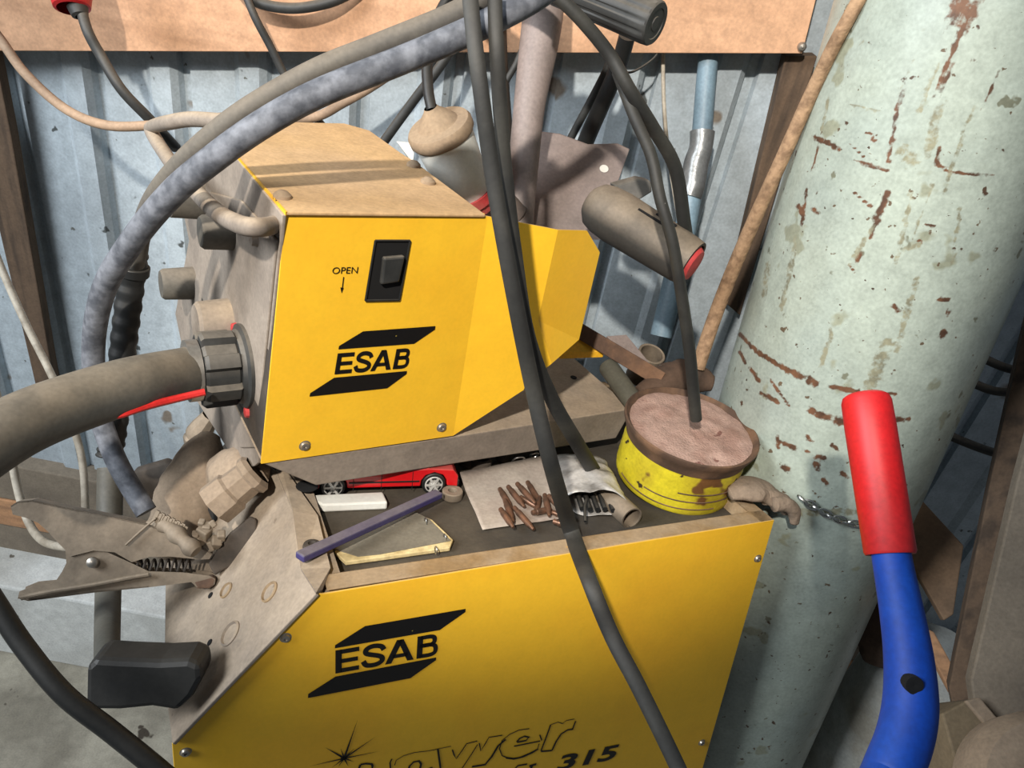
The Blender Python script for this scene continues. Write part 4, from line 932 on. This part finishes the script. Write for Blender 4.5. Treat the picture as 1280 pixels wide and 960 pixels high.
# ------------------------------------------------------------------ right corner
def plank(name, pts, d, m, th=.02, nd=None, label=None, cat='timber', tilt=(0.0, .0, 1), struct_=False):
    pl = Plane(P(*pts[0], d), D(tilt)); o = mb(prism(poly_on(pl, pts), -pl.n*th)).build(name, m, None, bevel=.002)
    if struct_: struct(o)
    else: tag(o, label, cat)
    return o
plank('timber_post', [(1300, 330), (1278, 420), (1235, 615), (1186, 860), (1200, 930), (1240, 930), (1290, 650), (1330, 400)], .98, woodd, .05, label='dark timber post leaning at the far right behind the blue bar', tilt=(-.5, .2, 1))
plank('wooden_board', [(1330, 380), (1272, 600), (1214, 850), (1222, 910), (1330, 930)], .93, woodg, .02, label='wide dusty board standing at the right edge of the picture', cat='board', tilt=(-.2, .2, 1))
plank('plywood_offcut', [(1120, 600), (1150, 622), (1205, 682), (1192, 768), (1180, 776), (1140, 705), (1118, 650)], 1.12, mat('tan_offcut', (150, 120, 92), .9, c2=(124, 100, 78), scale=14), .02, label='tan plywood offcut leaning between the gas cylinder and the timber post', cat='board', tilt=(-.3, .3, 1))
plank('wooden_stick', [(1150, 782), (1168, 790), (1208, 862), (1190, 868), (1160, 812)], 1.05, woodo, .015, label='pale wooden stick slanting down beside the blue bar', cat='stick', tilt=(-.2, .3, 1))
for k, (pts, lab) in enumerate(([(1180,415,1.10),(1200,428,1.08),(1232,448,1.06),(1262,460,1.05),(1290,462,1.05)], 'top loop of dark cable'), ) if False else enumerate([([(1170,412,1.12),(1196,426,1.10),(1230,448,1.08),(1266,462,1.06),(1300,462,1.05)], 'top'), ([(1160,448,1.12),(1185,460,1.10),(1215,478,1.08),(1245,489,1.06),(1280,490,1.05)], 'middle'), ([(1140,512,1.12),(1165,532,1.10),(1195,548,1.08),(1240,565,1.06),(1270,570,1.05)], 'lowest')]):
    tag(hose('cable_loop', pts, blk, 11), lab+' of the three dark cable loops bridging from gas cylinder to timber post', 'cable', 'dark cable loops at right')
# pale container, crust, boxes in the dark corner
cz0 = P(1075, 900, 1.25)
cw = V((cz0.x+.055, cz0.y+.01, 0))
t = thing('plastic_drum', 'pale grimy plastic drum on the floor behind the blue bar', 'drum', (cw.x, cw.y, 0))
DH = P(1070, 770, 1.2).z
mb(lathe((cw.x, cw.y, .0), (0, 0, 1), [(0, 0), (0, .085), (.02, .092), (DH*.5, .095), (DH*.52, .092), (DH*.55, .095), (DH-.05, .092), (DH-.01, .075), (DH, .045), (DH+.02, .04), (DH+.02, 0)], 40)).build('drum_body', palebag, t, smooth=True)
o = blob('rusty_lump', [P(1082, 722, 1.2), P(1095, 745, 1.18), P(1105, 790, 1.16), P(1098, 830, 1.16)], [.02, .045, .05, .02], rustbrown, seed=12); tag(o, 'brown crusty lump on top of the pale drum behind the blue bar', 'lump')
plank('cardboard_box', [(1178, 892), (1208, 876), (1226, 872), (1262, 915), (1235, 990), (1205, 990)], .86, mat('old_cardboard', (128, 112, 88), .9, c2=(104, 90, 70), scale=9), .12, label='crushed brown box at the bottom right under the timber post', cat='box', tilt=(.1, .5, 1))
plank('fabric_strap', [(1207, 876), (1225, 871), (1262, 915), (1246, 922)], .849, ragm, .006, label='pale fabric strap lying over the crushed brown box', cat='strap', tilt=(.1, .5, 1))
c = P(1318, 1005, .78)
o = mb(lathe(c, D((.0, .5, 1)), [(-.05, 0), (-.05, .07), (-.035, .085), (0, .088), (.018, .078), (.026, .05), (.028, 0)], 40)).build('round_cushion', ragm, None, smooth=True); tag(o, 'rounded tan padded object at the bottom right corner', 'cushion')
o = blob('crumpled_sack', [P(1240, 868, .93), P(1265, 866, .91), P(1300, 878, .90)], [.02, .034, .03], rustbrown, seed=21); tag(o, 'dark crumpled sack at the right edge above the tan padded object', 'sack')

# ------------------------------------------------------------------ light
w = bpy.data.worlds.new('world'); bpy.context.scene.world = w; w.use_nodes = True
w.node_tree.nodes['Background'].inputs[0].default_value = (.75, .85, 1, 1); w.node_tree.nodes['Background'].inputs[1].default_value = .11
def light(name, kind, loc, tgt, e, col=(1, 1, 1), size=.3, **k):
    l = bpy.data.lights.new(name, kind); o = bpy.data.objects.new(name, l); COL.objects.link(o); o.location = loc
    o.rotation_mode = 'QUATERNION'; o.rotation_quaternion = (V(tgt)-V(loc)).to_track_quat('-Z', 'Y'); l.energy = e; l.color = col
    if kind == 'AREA': l.shape = 'RECTANGLE'; l.size = size; l.size_y = k.get('sy', size)
    if kind == 'SPOT': l.spot_size = k['ang']; l.spot_blend = k['blend']; l.shadow_soft_size = size
    return o
light('work_lamp', 'SPOT', (-.32, -.70, 2.68), P(600, 195, .95), 215, (1, .93, .84), .03, ang=math.radians(37.2), blend=.5)
light('doorway_daylight', 'AREA', (-2.0, -.5, 2.7), (-.3, 1.0, .9), 88, (.9, .95, 1), 1.0, sy=1.2)
print('TIN-CYL', ((tb_-cb)-cax*(tb_-cb).dot(cax)).length-CR, 'corner', ((B-cb)-cax*(B-cb).dot(cax)).length-CR, 'cylwall', cb, c1)
sc_ = bpy.context.scene
sc_.view_settings.view_transform = 'Standard'; sc_.view_settings.look = 'None'; sc_.view_settings.gamma = 1
sc_.view_settings.use_curve_mapping = False; sc_.view_settings.exposure = 0.0
